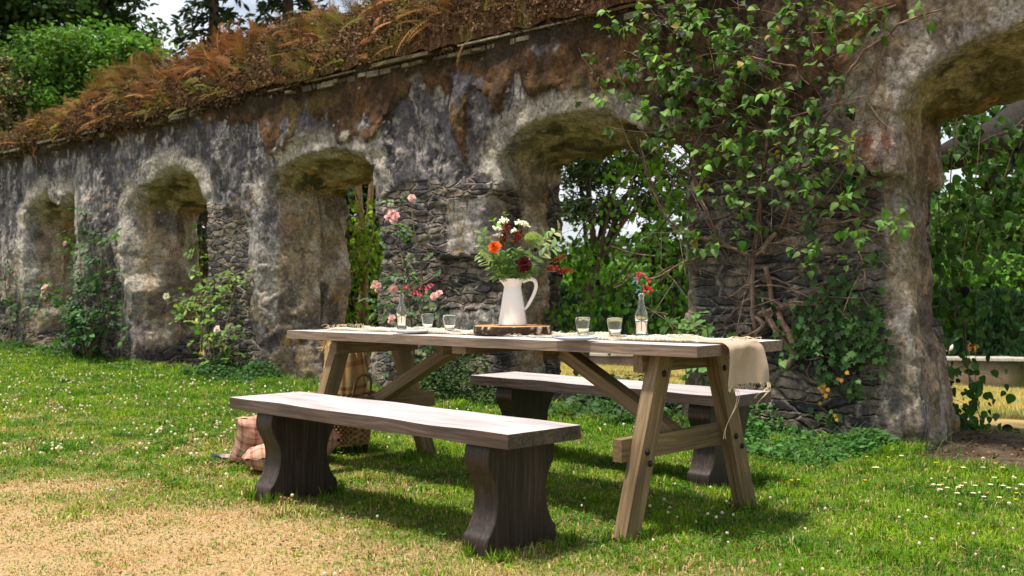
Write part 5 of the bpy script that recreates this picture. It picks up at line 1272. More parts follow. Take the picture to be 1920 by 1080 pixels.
for q in range(22):
    p = BK+np.array([-.11, -.06, .60+random.uniform(0, .06)]); e_ = p+np.array([-random.uniform(-.02, .03), -random.uniform(0, .04), random.uniform(-.06, .05)]); A.add(*tube([p, e_], .002, 3, False))
A.put('raffia_tie', M_raf, bd)
# cushions leaning left of the bench leg
def pillow(c, U3, V3, W3, seed):
    """U3, V3 half-size vectors in the pillow plane, W3 half thickness; two sheets joined at a seam with pulled corners"""
    g = np.linspace(-1, 1, 44); U, Vv = np.meshgrid(g, g, indexing='ij'); out = []
    pin = lambda a, b: a*(1-.10*(1-b*b)**1.0)
    for sg in (1, -1):
        h = ((1-U**4)*(1-Vv**4)).clip(0, 1)**.55
        wrk = .16*(np.abs(fbm(U*3+seed, Vv*3, 0*U+sg, 3, seed)-.5)*2)*h + .07*np.sin((U*Vv)*14+seed)*(np.abs(U*Vv))**.5
        w = sg*(h*(.95+.25*(fbm(U*1.3, Vv*1.3, 0*U+sg*5, 2, seed+3)-.5)) - wrk)
        out.append(np.asarray(c)+pin(U, Vv)[..., None]*U3+pin(Vv, U)[..., None]*V3+w[..., None]*W3)
    m = 44; ii = np.arange(m-1)[:, None]*m+np.arange(m-1)[None]; F = np.stack([ii, ii+m, ii+m+1, ii+1], -1).reshape(-1, 4)
    V = np.concatenate([o_.reshape(-1, 3) for o_ in out]); uv = np.stack([U*.5+.5, Vv*.5+.5, 0*U], -1).reshape(-1, 3)
    return V, np.concatenate([F, F[:, ::-1]+m*m]), np.concatenate([uv, uv])
def cushion(px, py, d, z, U3, V3, W3, seed, label, mat=None, name='plaid_cushion', cat='cushion', grp='cushions heaped behind the near bench'):
    c0 = atD(px, py, d); c0[2] = z; V, F, uv = pillow(c0, np.array(U3), np.array(V3), np.array(W3), seed)
    o = put(name, V, F, mat or M_pl2, cols=uv+seed*.07); tag(o, label, cat, grp); return o
cushion(505, 820, 5.80, .135, (.065, -.012, .125), (.07, .19, 0), (-.075, .03, .045), 3, 'pink and brown plaid cushion standing slumped against the left leg of the near bench')
cushion(522, 843, 5.55, .07, (.13, -.07, .02), (.07, .17, 0), (-.02, .0, .075), 5, 'striped pink plaid cushion lying lowest on the grass by the left bench leg')
cushion(560, 745, 5.85, .315, (.22, -.05, .02), (.04, .15, .0), (-.01, .0, .065), 8, 'pale plaid cushion on top of the heap, just showing above the near bench seat')
cushion(565, 800, 5.85, .13, (.20, -.05, .0), (.04, .15, 0), (0, 0, .14), 11, 'folded plaid blanket under the cushions behind the near bench', name='folded_blanket', cat='blanket', grp=None)

# corner of a fringed rug on the grass
c0 = atZ(462, 858, .02)
def rug(U, Vv):
    x = c0[0]+(U-.5)*.30*RT[0]-(Vv-.5)*.10; y = c0[1]+(U-.5)*.30*RT[1]+(Vv-.5)*.16*(.25+U); z = .018+.03*U*fbm(U*4, Vv*4, 0*U, 2, 71)+.01
    return np.stack([x, y, z], -1)
P_, F_ = cloth_grid(rug, 22, 14); U, Vv = np.meshgrid(np.linspace(0, 1, 22), np.linspace(0, 1, 14), indexing='ij')
t = thing('fringed_rug', 'corner of a blue fringed rug on the grass left of the bench leg', 'rug', c0)
put('wool', P_, F_, plaid_mat('plaid_rug', (.10, .14, .22), (.5, .3, .22), (.42, .16, .13), (.6, .5, .4), 5.0), t, np.stack([U*.5, Vv*.4, 0*U], -1).reshape(-1, 3))
A = Acc()
for q in range(60):
    p = rug(np.array(0.02), np.array(random.random())); e_ = p+np.array([-RT[0]*random.uniform(.02, .05), -RT[1]*random.uniform(.02, .05)+random.uniform(-.01, .01), random.uniform(-.01, .01)]); A.add(*tube([p, e_], .0013, 3, False), (.08, .10, .14))
A.put('fringe', M_petal, t)

# ------------------------------------------------------------------ climbers, roses, weeds
def leaf_clusters(A, C, nper, ls, col, tmpl, spread=.05, outn=(0.15, -1, .25), var=.2, droop=.5):
    """rosettes of drooping leaves round each centre"""
    C = np.asarray(C, float); m = len(C)
    k = np.maximum(2, rng.poisson(nper, m)); idx = np.repeat(np.arange(m), k); n = len(idx)
    on = nrm(np.asarray(outn, float)); dv = rdir(n); dv[:, 2] -= droop; dv += on*.35; dv = nrm(dv)
    P = C[idx] + dv*spread*rng.uniform(.1, 1.0, (n, 1))
    nn = nrm(np.array([0, -.35, 1.0])+.45*rng.normal(size=(n, 3))+on*.35)
    tone = (1+var*rng.normal(size=(m, 1)))[idx]
    A.add(*scatter(tmpl[0], tmpl[1], P, frames(dv, nn), ls*rng.uniform(.65, 1.2, n), (leafcol(n, col, var*.6)*tone).clip(.01, .6)))
def W2(px, py, off=.0): return atY(px, py, WY-off)
climb = thing('climbing_plant', 'leafy climber with thick woody stems sprawling over the broad right pier', 'climber', W2(1530, 690)*np.array([1, 1, 0]))
stems = [  # (points in wall plane, radius start, end)
 ([(1475,690),(1490,650),(1462,590),(1445,545),(1435,500)],.032,.022), ([(1498,672),(1440,600),(1430,560)],.02,.014),
 ([(1415,620),(1413,560),(1412,500),(1416,470)],.020,.016), ([(1390,640),(1430,610),(1413,590)],.02,.016),
 ([(1416,480),(1440,455),(1465,432),(1500,420),(1540,418),(1590,412),(1620,405)],.020,.006), ([(1412,482),(1370,465),(1345,452),(1315,475),(1270,500),(1225,525),(1200,512),(1150,540)],.017,.004),
 ([(1345,452),(1335,415),(1318,375),(1300,330),(1280,300)],.015,.008), ([(1416,470),(1420,420),(1425,360),(1430,320),(1440,250),(1462,190),(1500,130),(1560,80),(1600,40),(1680,10)],.016,.008),
 ([(1462,432),(1480,390),(1490,340),(1510,290),(1530,240),(1560,200),(1600,120),(1640,80),(1700,40),(1780,10)],.016,.007),
 ([(1345,452),(1300,440),(1262,420),(1235,380),(1215,330),(1200,260)],.012,.006), ([(1420,590),(1480,570),(1540,565),(1590,545),(1620,535)],.020,.008),
 ([(1620,535),(1618,500),(1610,470)],.009,.004), ([(1580,552),(1600,570),(1620,590),(1605,608)],.007,.003),
 ([(1400,540),(1440,535),(1490,545),(1530,560),(1560,585),(1570,600)],.009,.004), ([(1500,590),(1470,575),(1430,560),(1390,570),(1360,610)],.012,.006),
 ([(1360,560),(1400,535),(1450,520),(1500,545),(1575,540)],.008,.003), ([(1490,640),(1450,612),(1425,606),(1380,610),(1350,640)],.010,.005),
 ([(1510,672),(1540,670),(1580,672)],.008,.005),([(1520,675),(1512,700),(1530,720),(1560,705)],.004,.002),([(1412,640),(1440,605),(1458,580)],.007,.004),
 ([(1500,130),(1420,110),(1340,100),(1250,120),(1170,95)],.009,.004), ([(1440,250),(1370,230),(1290,240),(1230,215),(1160,180)],.009,.003), ([(1300,330),(1240,290),(1200,240),(1150,200),(1085,90)],.008,.003),
 ([(1560,200),(1600,190),(1640,170),(1660,90)],.005,.003),([(1530,240),(1570,250),(1610,230),(1625,180)],.004,.002), ([(1425,360),(1370,340),(1320,350)],.006,.003), ([(1490,340),(1540,330),(1560,355)],.005,.002),
 ([(1600,40),(1540,30),(1460,20),(1370,15)],.008,.004),([(1540,565),(1600,500),(1680,480)],.004,.002),([(1480,390),(1530,400),(1590,400),(1660,420),(1700,425)],.006,.002)]
B = Acc()
for pts, r0, r1 in stems:
    P = np.array([W2(px, py, .045+.02*math.sin(i*1.7)) for i, (px, py) in enumerate(pts)]); L = smooth_line(P, 7)
    L[1:-1] += (np.stack([fbm(L[1:-1, 0]*9+r0*99, L[1:-1, 2]*9, 0*L[1:-1, 0], 2, s0) for s0 in (81, 82, 83)], -1)-.5)*.035
    rr = np.linspace(r0, r1, len(L))*(.62+.32*fbm(np.arange(len(L))*.7, 0*L[:, 0], 0*L[:, 0], 2, 84)); V, F = tube(L, rr, 7)
    V += (fbm(V[:, 0]*70, V[:, 1]*70, V[:, 2]*30, 2, 85)-.5)[:, None]*.006
    B.add(V, F, mix(np.broadcast_to((.14, .085, .060), (len(V), 3)), (.26, .18, .14), sst(fbm(V[:, 0]*30, V[:, 1]*30, V[:, 2]*8, 2, 86), .4, .65)))
    if r0 >= .012:                              # split, shreddy companion strands
        for q in range(2):
            L2 = L + (np.stack([fbm(L[:, 0]*5+q*9, L[:, 2]*5, 0*L[:, 0], 2, s0+q) for s0 in (87, 88, 89)], -1)-.5)*.07; B.add(*tube(L2, rr*.38, 5), (.17, .11, .08))
# thin bare twigs all over
for q in range(170):
    px = random.uniform(1180, 1650); py = random.uniform(20, 640)
    a = W2(px, py, random.uniform(.02, .10)); v = np.array([random.gauss(0, 1), -.3, random.gauss(.2, .8)]); v = v/np.linalg.norm(v)*random.uniform(.1, .45)
    m_ = a+v*.5+np.array([0, 0, random.uniform(-.05, .03)]); e_ = a+v; e_[1] = min(e_[1], WY-.02)
    B.add(*tube(smooth_line([a, m_, e_], 4), np.linspace(.0035, .0012, 9), 4, False), np.array((.20, .13, .10))*random.uniform(.6, 1.2))
B.put('woody_stems', M_bark, climb)
# leaf rosettes: regions of the wall plane (centre x, y, half sizes, number)
reg = [(1180, 70, 55, 60, 20), (1250, 60, 70, 60, 26), (1330, 70, 70, 65, 26), (1420, 60, 70, 55, 20), (1500, 50, 60, 45, 13), (1600, 30, 60, 25, 8), (1230, 160, 60, 50, 22), (1310, 170, 60, 50, 22), (1400, 170, 70, 60, 22), (1480, 200, 50, 50, 12), (1560, 160, 40, 60, 6),
       (1240, 240, 40, 40, 14), (1330, 260, 60, 50, 18), (1420, 270, 60, 50, 18), (1500, 280, 50, 45, 12), (1570, 270, 40, 35, 8), (1430, 350, 55, 40, 12), (1500, 350, 40, 40, 8), (1350, 350, 40, 25, 6), (1400, 420, 40, 30, 7), (1330, 430, 30, 35, 6), (1290, 460, 30, 30, 6), (1560, 300, 40, 25, 4),
       (1620, 400, 55, 28, 10), (1680, 410, 25, 20, 4), (1560, 380, 40, 25, 5), (1560, 470, 55, 30, 8), (1500, 470, 40, 30, 4), (1095, 100, 18, 12, 2), (1150, 160, 30, 50, 7), (1170, 220, 30, 30, 4), (1390, 390, 30, 20, 3), (1690, 25, 60, 18, 4), (1480, 690, 18, 18, 2), (1370, 300, 60, 30, 6), (1620, 90, 30, 25, 2)]
C = []
for cx_, cy_, hx, hy, k in reg:
    for q in range(int(k*.86)):
        C.append(W2(cx_+random.uniform(-hx, hx), cy_+random.uniform(-hy, hy), random.uniform(.10, .30)))
A = Acc(); leaf_clusters(A, C, 4.6, .058, (.088, .175, .032), HEART, .050, var=.34, droop=.5)
leaf_clusters(A, C[::17], 2.2, .05, (.24, .22, .04), HEART, .06, var=.3, droop=.6)
C2 = [W2(random.gauss(1370, 120), random.gauss(180, 130), random.uniform(.03, .12)) for q in range(45)]
C2 = [p for p in C2 if p[2] < 3.2]
leaf_clusters(A, C2, 4, .05, (.035, .075, .018), HEART, .05, var=.3)
A.put('leaves', M_leaf, climb)
B = Acc()
for p in C:
    e_ = p+np.array([random.uniform(-.05, .15), 0, -random.uniform(.02, .15)]); e_[1] = WY-.02; B.add(*tube(smooth_line([e_, (p+e_)/2+np.array([0, 0, .02]), p], 3), .0022, 4, False), (.17, .12, .07))
B.put('leaf_twigs', M_bark, climb)
# white buds here and there
# ivy on the low part of the pier
ivy = thing('ivy', 'dark green ivy with a few yellow leaves spreading over the lower right pier', 'ivy', W2(1550, 800)*np.array([1, 1, 0]))
A = Acc()
for cx_, cy_, hx, hy, k in ((1540, 600, 60, 40, 300), (1600, 620, 50, 45, 260), (1570, 560, 60, 35, 160), (1520, 650, 45, 25, 170), (1580, 665, 45, 22, 120), (1545, 705, 22, 18, 40), (1640, 590, 25, 40, 70), (1600, 725, 18, 25, 60), (1560, 520, 40, 25, 60), (1650, 650, 25, 30, 60), (1490, 640, 25, 25, 70), (1520, 440, 25, 50, 45), (1590, 330, 60, 15, 60), (1610, 360, 30, 20, 30), (1640, 480, 20, 15, 30), (1430, 560, 15, 20, 14), (1550, 775, 25, 15, 25)):
    n = int(k*.45); g_ = rng.normal(size=(n, 2))*.55; P = np.array([W2(cx_+hx*a_, cy_+hy*b_, .035+.06*rng.uniform()) for a_, b_ in g_])
    dv = np.stack([rng.normal(size=n)*.7, rng.normal(size=n)*.2-.2, -1+.5*rng.normal(size=n)], -1); nn = np.stack([rng.normal(size=n)*.4, -1+0*dv[:, 0], .35+.3*rng.normal(size=n)], -1)
    A.add(*scatter(IVY[0], IVY[1], P, frames(dv, nn), rng.uniform(.028, .062, n), leafcol(n, (.045, .105, .022), .4)))
A.put('leaves', M_leaf, ivy)
A = Acc(); P = []
for cx_, cy_, hx, hy, k in ((1545, 712, 10, 8, 3), (1548, 740, 7, 12, 5), (1560, 775, 5, 8, 2), (1600, 250, 10, 8, 2), (1585, 705, 6, 6, 2), (1612, 262, 6, 4, 1), (1470, 290, 8, 8, 1)):
    for q in range(k): P.append(W2(cx_+random.gauss(0, hx), cy_+random.gauss(0, hy), .10))
P = np.array(P); n = len(P); A.add(*scatter(IVY[0], IVY[1], P, frames(np.stack([rng.normal(size=n)*.6, 0*P[:, 0]-.2, -1+0*P[:, 0]], -1), np.tile((.1, -1, .3), (n, 1))), rng.uniform(.022, .038, n), leafcol(n, (.42, .22, .03), .3)))
A.put('yellow_leaves', M_leaf, ivy)

# leafy branches hanging behind the arches
def hanging(name, label, cat, branches, nleaf, ls, col, tmpl, gap=.06, colvar=.25, twig=(.12, .09, .06), droop=1.0, group=None, r0=.012):
    t = thing(name, label, cat, branches[0][0], group); A = Acc(); B = Acc(); P = []; D = []
    for br in branches:
        L = smooth_line(br, 8); B.add(*tube(L, np.linspace(r0, .003, len(L)), 5, False), twig)
        for q in range(nleaf):
            f = rng.uniform(.08, 1)**.8; i = min(int(f*(len(L)-1)), len(L)-2); p = L[i]+(L[i+1]-L[i])*rng.uniform()
            v = np.array([rng.normal(), rng.normal()*.6, -abs(rng.normal())*.7]); e_ = p+v*rng.uniform(.05, .20)
            if rng.uniform() < .35: B.add(*tube([p, (p+e_)/2+np.array([0, 0, .02]), e_], .0018, 3, False), twig)
            for k in range(rng.integers(2, 5)):
                P.append(e_+rng.normal(size=3)*gap); D.append(np.array([rng.normal()*.5, rng.normal()*.5, -droop]))
    P = np.array(P); D = np.array(D); n = len(P)
    nn = np.stack([rng.normal(size=n)*.6, -1+.5*rng.normal(size=n), .4+.5*rng.normal(size=n)], -1)
    A.add(*scatter(tmpl[0], tmpl[1], P, frames(D, nn), ls*rng.uniform(.6, 1.25, n), leafcol(n, col, colvar)))
    A.put('leaves', M_leaf, t); B.put('twigs', M_bark, t); return t
def bd_(pts, d0, d1=None): 
    d1 = d1 or d0; return [atD(px, py, d0+(d1-d0)*i/max(1, len(pts)-1)) for i, (px, py) in enumerate(pts)]
hanging('lime_branches', 'bright round leaved branches hanging behind the middle arch', 'branches',
    [bd_([(1330, 250), (1240, 330), (1170, 420), (1110, 520), (1075, 620)], 9.2, 8.8), bd_([(1330, 330), (1260, 400), (1200, 480), (1150, 560), (1130, 620)], 9.0), bd_([(1340, 420), (1290, 470), (1230, 520), (1190, 590)], 8.8), bd_([(1290, 230), (1220, 300), (1150, 360), (1090, 430), (1065, 480)], 9.3), bd_([(1320, 480), (1270, 530), (1260, 600), (1250, 650)], 8.8),
     bd_([(1230, 420), (1160, 460), (1110, 490), (1080, 540)], 9.4), bd_([(1200, 470), (1150, 530), (1100, 570), (1062, 590)], 9.0), bd_([(1300, 560), (1290, 600), (1280, 650)], 8.8), bd_([(1260, 270), (1230, 290), (1190, 300), (1160, 290)], 8.7), bd_([(1300, 300), (1260, 350), (1230, 400)], 8.7)],
    52, .050, (.098, .215, .026), ROUND, .06, .45)
hanging('drooping_branches', 'dark leafy branches trailing down behind the right arch to the grass', 'branches',
    [bd_([(1800, 180), (1785, 300), (1780, 420), (1790, 520), (1800, 600)], 7.6), bd_([(1840, 230), (1830, 330), (1815, 420), (1800, 520), (1790, 600)], 7.8), bd_([(1900, 280), (1880, 340), (1850, 400), (1830, 470)], 8.0), bd_([(1950, 260), (1915, 350), (1890, 420), (1870, 480)], 8.0), bd_([(1755, 700), (1765, 735), (1800, 790), (1835, 835)], 7.3), bd_([(1755, 720), (1775, 760), (1790, 800), (1800, 840)], 7.3), bd_([(1808, 600), (1816, 700), (1830, 760), (1845, 800)], 7.3), bd_([(1760, 380), (1765, 480), (1760, 580)], 7.5), bd_([(1940, 200), (1900, 240), (1850, 260), (1800, 300)], 8.2), bd_([(1900, 180), (1860, 200), (1820, 215), (1785, 240)], 8.0)],
    30, .065, (.034, .085, .016), HEART, .06, .4, r0=.005)
hanging('trailing_vine', 'tangled vine with yellow green leaves seen through the third arch', 'vine',
    [bd_([(700, 330), (690, 400), (670, 470), (655, 540)], 13, 12.8), bd_([(660, 340), (680, 400), (700, 460), (715, 520)], 12.8), bd_([(715, 360), (700, 420), (690, 480), (680, 560)], 12.6), bd_([(650, 420), (680, 430), (715, 440)], 12.6), bd_([(650, 520), (690, 490), (730, 470)], 12.8), bd_([(660, 560), (680, 600), (700, 640)], 12.8), bd_([(640, 360), (655, 450), (650, 520)], 12.6)],
    34, .07, (.14, .22, .025), HEART, .07, .4, (.16, .10, .05), group=None)
# leaning posts behind the third arch
for q, (a_, b_, r_, lb) in enumerate((((690, 600), (668, 300), .045, 'leaning brown wooden post behind the third arch, the nearer of two'), ((655, 600), (700, 300), .035, 'thinner wooden post crossing behind the third arch'))):
    p0, p1 = atD(*a_, 12.9+.3*q), atD(*b_, 12.9+.3*q); p0[2] = -.5
    V, F = tube(smooth_line([p0, (p0*.4+p1*.6)+np.array([.03, 0, 0]), p1], 6), r_, 9); o = put('wooden_post', V, F, M_bark, cols=np.tile((.26, .16, .09), (len(V), 1))); tag(o, lb, 'post')

def rose(name, label, pts, nl, ls, col, blooms, bcol, d=None, Y=WY-.18, spread=.10, group='rose bushes growing along the foot of the wall', twig=(.12, .10, .05), blr=.03):
    base = atY(*pts[0][0], Y); t = thing(name, label, 'rose bush', (base[0], base[1], float(gz(base[0], base[1]))), group); B = Acc(); A = Acc(); C = []
    for br in pts:
        L = smooth_line([atY(px, py, Y-random.uniform(-.08, .12)) for px, py in br], 7); L[0][2] = min(L[0][2], .05); B.add(*tube(L, np.linspace(.010, .003, len(L)), 5, False), twig)
        for q in range(nl):
            f = random.uniform(.15, 1); i = min(int(f*(len(L)-1)), len(L)-1); C.append(L[i]+rng.normal(size=3)*spread*np.array([1, .7, .8]))
    # compound leaves: five leaflets on a stalk
    for cpt in C:
        dv = nrm(rng.normal(size=3)*np.array([1, .6, .5])+np.array([0, -.4, .1])); nn = nrm(np.array([0, -.5, 1])+rng.normal(size=3)*.4); sd_ = nrm(np.cross(dv, nn))
        LL = ls*random.uniform(.7, 1.2); tips = []; 
        for f, s2 in ((1, 0), (.62, 1), (.62, -1), (.28, 1), (.28, -1)):
            tips.append((cpt+dv*LL*1.6*f+sd_*s2*LL*.1, nrm(dv*(.4 if s2 else 1)+sd_*s2*.9)))
        A.add(*scatter(OVAL[0]*np.array([1.25, 1, 1]), OVAL[1], np.array([q[0] for q in tips]), frames(np.array([q[1] for q in tips]), np.tile(nn, (5, 1))), np.full(5, LL), leafcol(5, leafcol(1, col, .3)[0], .1)))
        if random.random() < .5: B.add(*tube([cpt, cpt+dv*LL*1.6], .001, 3, False), col)
    A.put('leaves', M_leaf, t); B.put('canes', M_bark, t)
    for (px, py, r) in blooms:
        p = atY(px, py, Y-.16); fa = nrm(np.array([.5, -.8, .3])+rng.normal(size=3)*.3); a0 = nrm(np.cross(fa, up3)); b0 = np.cross(fa, a0); D_ = Acc()
        for k_ in range(4):
            nn2 = 6; a = (np.arange(nn2)+k_*.5)/nn2*6.283; el = .15+k_*.38
            dv = (np.cos(a)[:, None]*a0+np.sin(a)[:, None]*b0)*math.cos(el)+fa*math.sin(el); n3 = np.tile(fa, (nn2, 1))*math.cos(el)-(np.cos(a)[:, None]*a0+np.sin(a)[:, None]*b0)*math.sin(el)
            D_.add(*scatter(ROUND[0]*np.array([1.1, 1, 1]), ROUND[1], np.tile(p, (nn2, 1)), frames(dv, n3), np.full(nn2, r*(1-.15*k_)), leafcol(nn2, bcol, .10)))
        D_.put('rose_bloom', M_petal, t)
    return t
PK = (.80, .50, .54)
rose('rose_bush', 'pink rose bush against the pier behind the left bottle, with clustered pink blooms',
     [[(780, 760), (775, 640), (760, 520), (745, 440), (735, 400)], [(785, 760), (795, 620), (790, 500), (775, 420), (772, 380)], [(775, 760), (740, 650), (720, 580), (705, 540)], [(790, 760), (810, 650), (825, 590), (820, 560)], [(770, 760), (800, 700), (835, 620)], [(780, 760), (760, 660), (742, 600), (738, 580)]],
     22, .048, (.060, .125, .035), [(735, 400, .045), (728, 408, .04), (742, 406, .045), (738, 414, .04), (772, 371, .038), (704, 532, .035), (700, 538, .03), (709, 536, .035), (707, 543, .03), (738, 543, .045), (814, 556, .04), (823, 550, .035), (735, 596, .035), (732, 602, .03)], PK)
rose('rose_bush', 'rose with fresh green shoots and a few white petals between the third and fourth arch',
     [[(400, 700), (385, 600), (375, 520), (370, 480)], [(410, 700), (425, 610), (440, 540), (445, 500)], [(395, 700), (370, 590), (350, 575), (325, 572)], [(405, 700), (400, 620), (410, 560), (420, 520)], [(400, 705), (420, 660), (450, 620)]],
     20, .062, (.15, .24, .045), [(312, 556, .045), (407, 618, .05)], (.75, .66, .64))
rose('rose_bush', 'large dark green rose bush in front of the pier between the fourth and fifth arch',
     [[(165, 660), (155, 560), (150, 480), (145, 410)], [(170, 660), (185, 560), (190, 480), (185, 430)], [(160, 660), (125, 580), (100, 560), (88, 548)], [(165, 660), (140, 600), (115, 590)], [(170, 660), (200, 600), (205, 560)], [(168, 660), (170, 590), (165, 520)], [(160, 665), (150, 620), (140, 580)]],
     32, .075, (.045, .11, .030), [(84, 541, .07), (83, 552, .06), (88, 539, .05), (122, 457, .04)], (.75, .52, .56), spread=.16)
rose('rose_bush', 'dark leafy rose at the left edge of the picture, beside the fifth arch',
     [[(20, 650), (15, 580), (10, 530), (5, 500)], [(15, 650), (30, 600), (38, 560), (30, 520)], [(10, 650), (-10, 580), (-15, 520)]],
     22, .07, (.035, .085, .028), [], PK, spread=.16)
hanging('vine_shoot', 'thin green shoot climbing the right edge of the fourth arch', 'vine', [[atY(378, 660, WY+.5), atY(380, 560, WY+.5), atY(377, 460, WY+.5), atY(380, 400, WY+.5)]], 26, .06, (.09, .17, .03), OVAL, .05, .3, (.16, .05, .03))
rose('leafy_shoots', 'fresh green shoots behind the table, left of the broad pier', [[(1320, 760), (1315, 680), (1300, 620), (1280, 600)], [(1325, 760), (1330, 660), (1325, 610)]], 16, .055, (.085, .18, .04), [], PK, spread=.07, group=None)['category'] = 'shrub'

# weeds along the foot of the wall
A = Acc()
def weeds(px0, px1, hgt, n, col, ls, Y0=5.55, Y1=6.0, tm=OVAL):
    x0, x1 = sorted((atY(px0, 700, 5.9)[0], atY(px1, 700, 5.9)[0])); xx = rng.uniform(x0, x1, n)
    env = np.sin(np.pi*((xx-x0)/(x1-x0)).clip(0, 1))**.5
    yy = Y1-(Y1-Y0)*rng.uniform(0, 1, n)**1.6; lump = fbm(xx*2.2, yy*2.2, 0*xx, 3, 601)
    P = np.stack([xx, yy, gz(xx, yy)+hgt*env*rng.uniform(0, 1, n)**.8*(.3+1.3*sst(lump, .3, .7))*(.35+.65*(yy-Y0)/(Y1-Y0))], -1)
    dv = rdir(n); dv[:, 2] = np.abs(dv[:, 2])*.4; A.add(*scatter(tm[0], tm[1], P, frames(dv, np.array([0, -.4, 1])+.5*rng.normal(size=(n, 3))), ls*rng.uniform(.6, 1.3, n), leafcol(n, col, .35)))
weeds(1360, 1680, .22, 5200, (.045, .13, .022), .034, 5.15, 6.0)
weeds(380, 520, .22, 2200, (.035, .10, .02), .045)
weeds(0, 230, .14, 1500, (.04, .10, .02), .05)
weeds(790, 940, .36, 3000, (.045, .09, .022), .032, 5.75, 6.0)
weeds(700, 860, .16, 1300, (.06, .10, .03), .03)
weeds(1020, 1300, .22, 2600, (.035, .085, .022), .055, 5.7, 6.3)
weeds(225, 400, .10, 700, (.04, .11, .02), .04)
o = A.put('wall_foot_weeds', M_leaf, loc=(-6, 5.9, 0)); tag(o, 'low green weeds and nettles growing along the foot of the wall', 'weeds', kind='stuff')
# long grass stalks by the pier
A = Acc()
for q in range(500):
    xx = random.uniform(-9.5, -2.3); yy = random.uniform(5.5, 6.0); L = random.uniform(.06, .22); az_ = random.uniform(0, 6.28); p = np.array([xx, yy, float(gz(xx, yy))]); e_ = p+np.array([math.cos(az_)*L*.6, math.sin(az_)*L*.6, L*.8])
    A.add(*tube([p, (p+e_)/2+np.array([0, 0, L*.15]), e_], [.002, .0015, .0006], 3, False), np.array((.10, .20, .04))*random.uniform(.6, 1.6))
o = A.put('long_grass', M_leaf, loc=(-6, 5.9, 0)); tag(o, 'long uncut grass stems at the foot of the wall', 'grass', kind='stuff')

# ------------------------------------------------------------------ beyond the wall
# low garden wall with a pale coping
def bw(d, px): p = atD(px, 540, d); return p
r0 = atD(900, 540, 33)[:2]; r1 = atD(2300, 540, 29)[:2]; gzb = -1.82
gw = thing('garden_wall', 'low stone garden wall with a pale coping across the field beyond the arches', 'wall', (r0[0], r0[1], gzb))
lo = atD(150, 540, 36)[:2]
def wallstrip(a, b, z0, z1, th, n=90, rg=.03, sd_=1):
    tt = np.linspace(0, 1, n); X = a[None]+(b-a)[None]*tt[:, None]; nn = nrm(np.array([-(b-a)[1], (b-a)[0]])[None])[0]; V = []
    for s2, zz in ((-1, z0), (-1, (z0+z1)/2), (-1, z1), (1, z1), (1, z0)):
        j = (fbm(tt*80, 0*tt+zz*9, 0*tt+s2, 2, sd_)-.5)*rg; V.append(np.concatenate([X+nn*(s2*th/2+j)[..., None] if False else X+nn*((s2*th/2)+j)[:, None], (zz+j*.6)[:, None]], 1))
    V = np.concatenate(V); F = []
    for k in range(4): 
        i = np.arange(n-1); F.append(np.stack([k*n+i, k*n+i+1, (k+1)*n+i+1, (k+1)*n+i], -1))
    return V, np.concatenate(F)
V, F = wallstrip(lo, r1, gzb-.2, gzb+.72, .4, 400, .05)
bc = mix(np.broadcast_to((.20, .15, .11), (len(V), 3)), (.05, .055, .02), sst(fbm(V[:, 0]*1.5, V[:, 1]*1.5, V[:, 2]*3, 4, 611), .42, .6)); put('stone_body', V, F, M_bark, gw, bc)
V, F = wallstrip(lo, r1, gzb+.72, gzb+.83, .5, 400, .02); put('coping', V, F, M_bark, gw, np.tile((.42, .40, .36), (len(V), 1)))
# the gull on it
gp = atD(1780, 663, 29.6); gull = thing('seagull', 'white and grey gull standing on the low garden wall beyond the right arch', 'bird', gp)
bmx = bmesh.new()
def skin_animal(name, pts, edges, radii, mat, parent, cols=None, root=0):
    me = bpy.data.meshes.new(name); me.from_pydata([tuple(np.array(p)) for p in pts], edges, []); o = bpy.data.objects.new(name, me); S.collection.objects.link(o)
    o.parent = parent; sk = o.modifiers.new('s', 'SKIN')
    for i, r in enumerate(radii): me.skin_vertices[0].data[i].radius = (r, r) if np.isscalar(r) else r
    me.skin_vertices[0].data[root].use_root = True
    o.modifiers.new('u', 'SUBSURF').levels = 2; o.modifiers['u'].render_levels = 2; me.materials.append(mat); return o
M_gull = plain('white_feathers', (.75, .75, .74), .7, .2); M_gw = plain('grey_feathers', (.30, .32, .35), .7, .2); M_beak = plain('beak', (.6, .35, .03), .5)
L3 = lambda a, b, c_: tuple(ax*a - FW_3*b + up3*c_)
skin_animal('body', [L3(-.17, 0, .10), L3(-.10, 0, .115), L3(-.02, 0, .13), L3(.05, 0, .15), L3(.085, 0, .20), L3(.095, 0, .235), L3(.11, 0, .245)], [(i, i+1) for i in range(6)], [.018, .042, .062, .055, .032, .030, .018], M_gull, gull, root=2)
Vt, Ft = tube([np.array(L3(.118, 0, .243)), np.array(L3(.15, 0, .236))], [.008, .003], 6); put('beak', Vt+np.array(gp), Ft, M_beak, gull)
for s2 in (-1, 1):
    Vt, Ft = tube([np.array(L3(-.01, .02*s2, .09)), np.array(L3(0, .02*s2, .0))], .004, 5); put('leg', Vt+np.array(gp), Ft, M_beak, gull)
    a = np.linspace(0, 1, 9); w_ = np.sin(np.pi*a*.9+.15)*.045
    V = np.concatenate([np.array([L3(.04-.24*q, s2*(.052-.03*q), .165-.05*q+ww*.4) for q, ww in zip(a, w_)]), np.array([L3(.04-.24*q, s2*(.062-.035*q), .150-.04*q-ww) for q, ww in zip(a, w_)])])
    F = np.array([(i, i+1, i+10, i+9) for i in range(8)]); put('wing', V+np.array(gp), F, M_gw, gull)
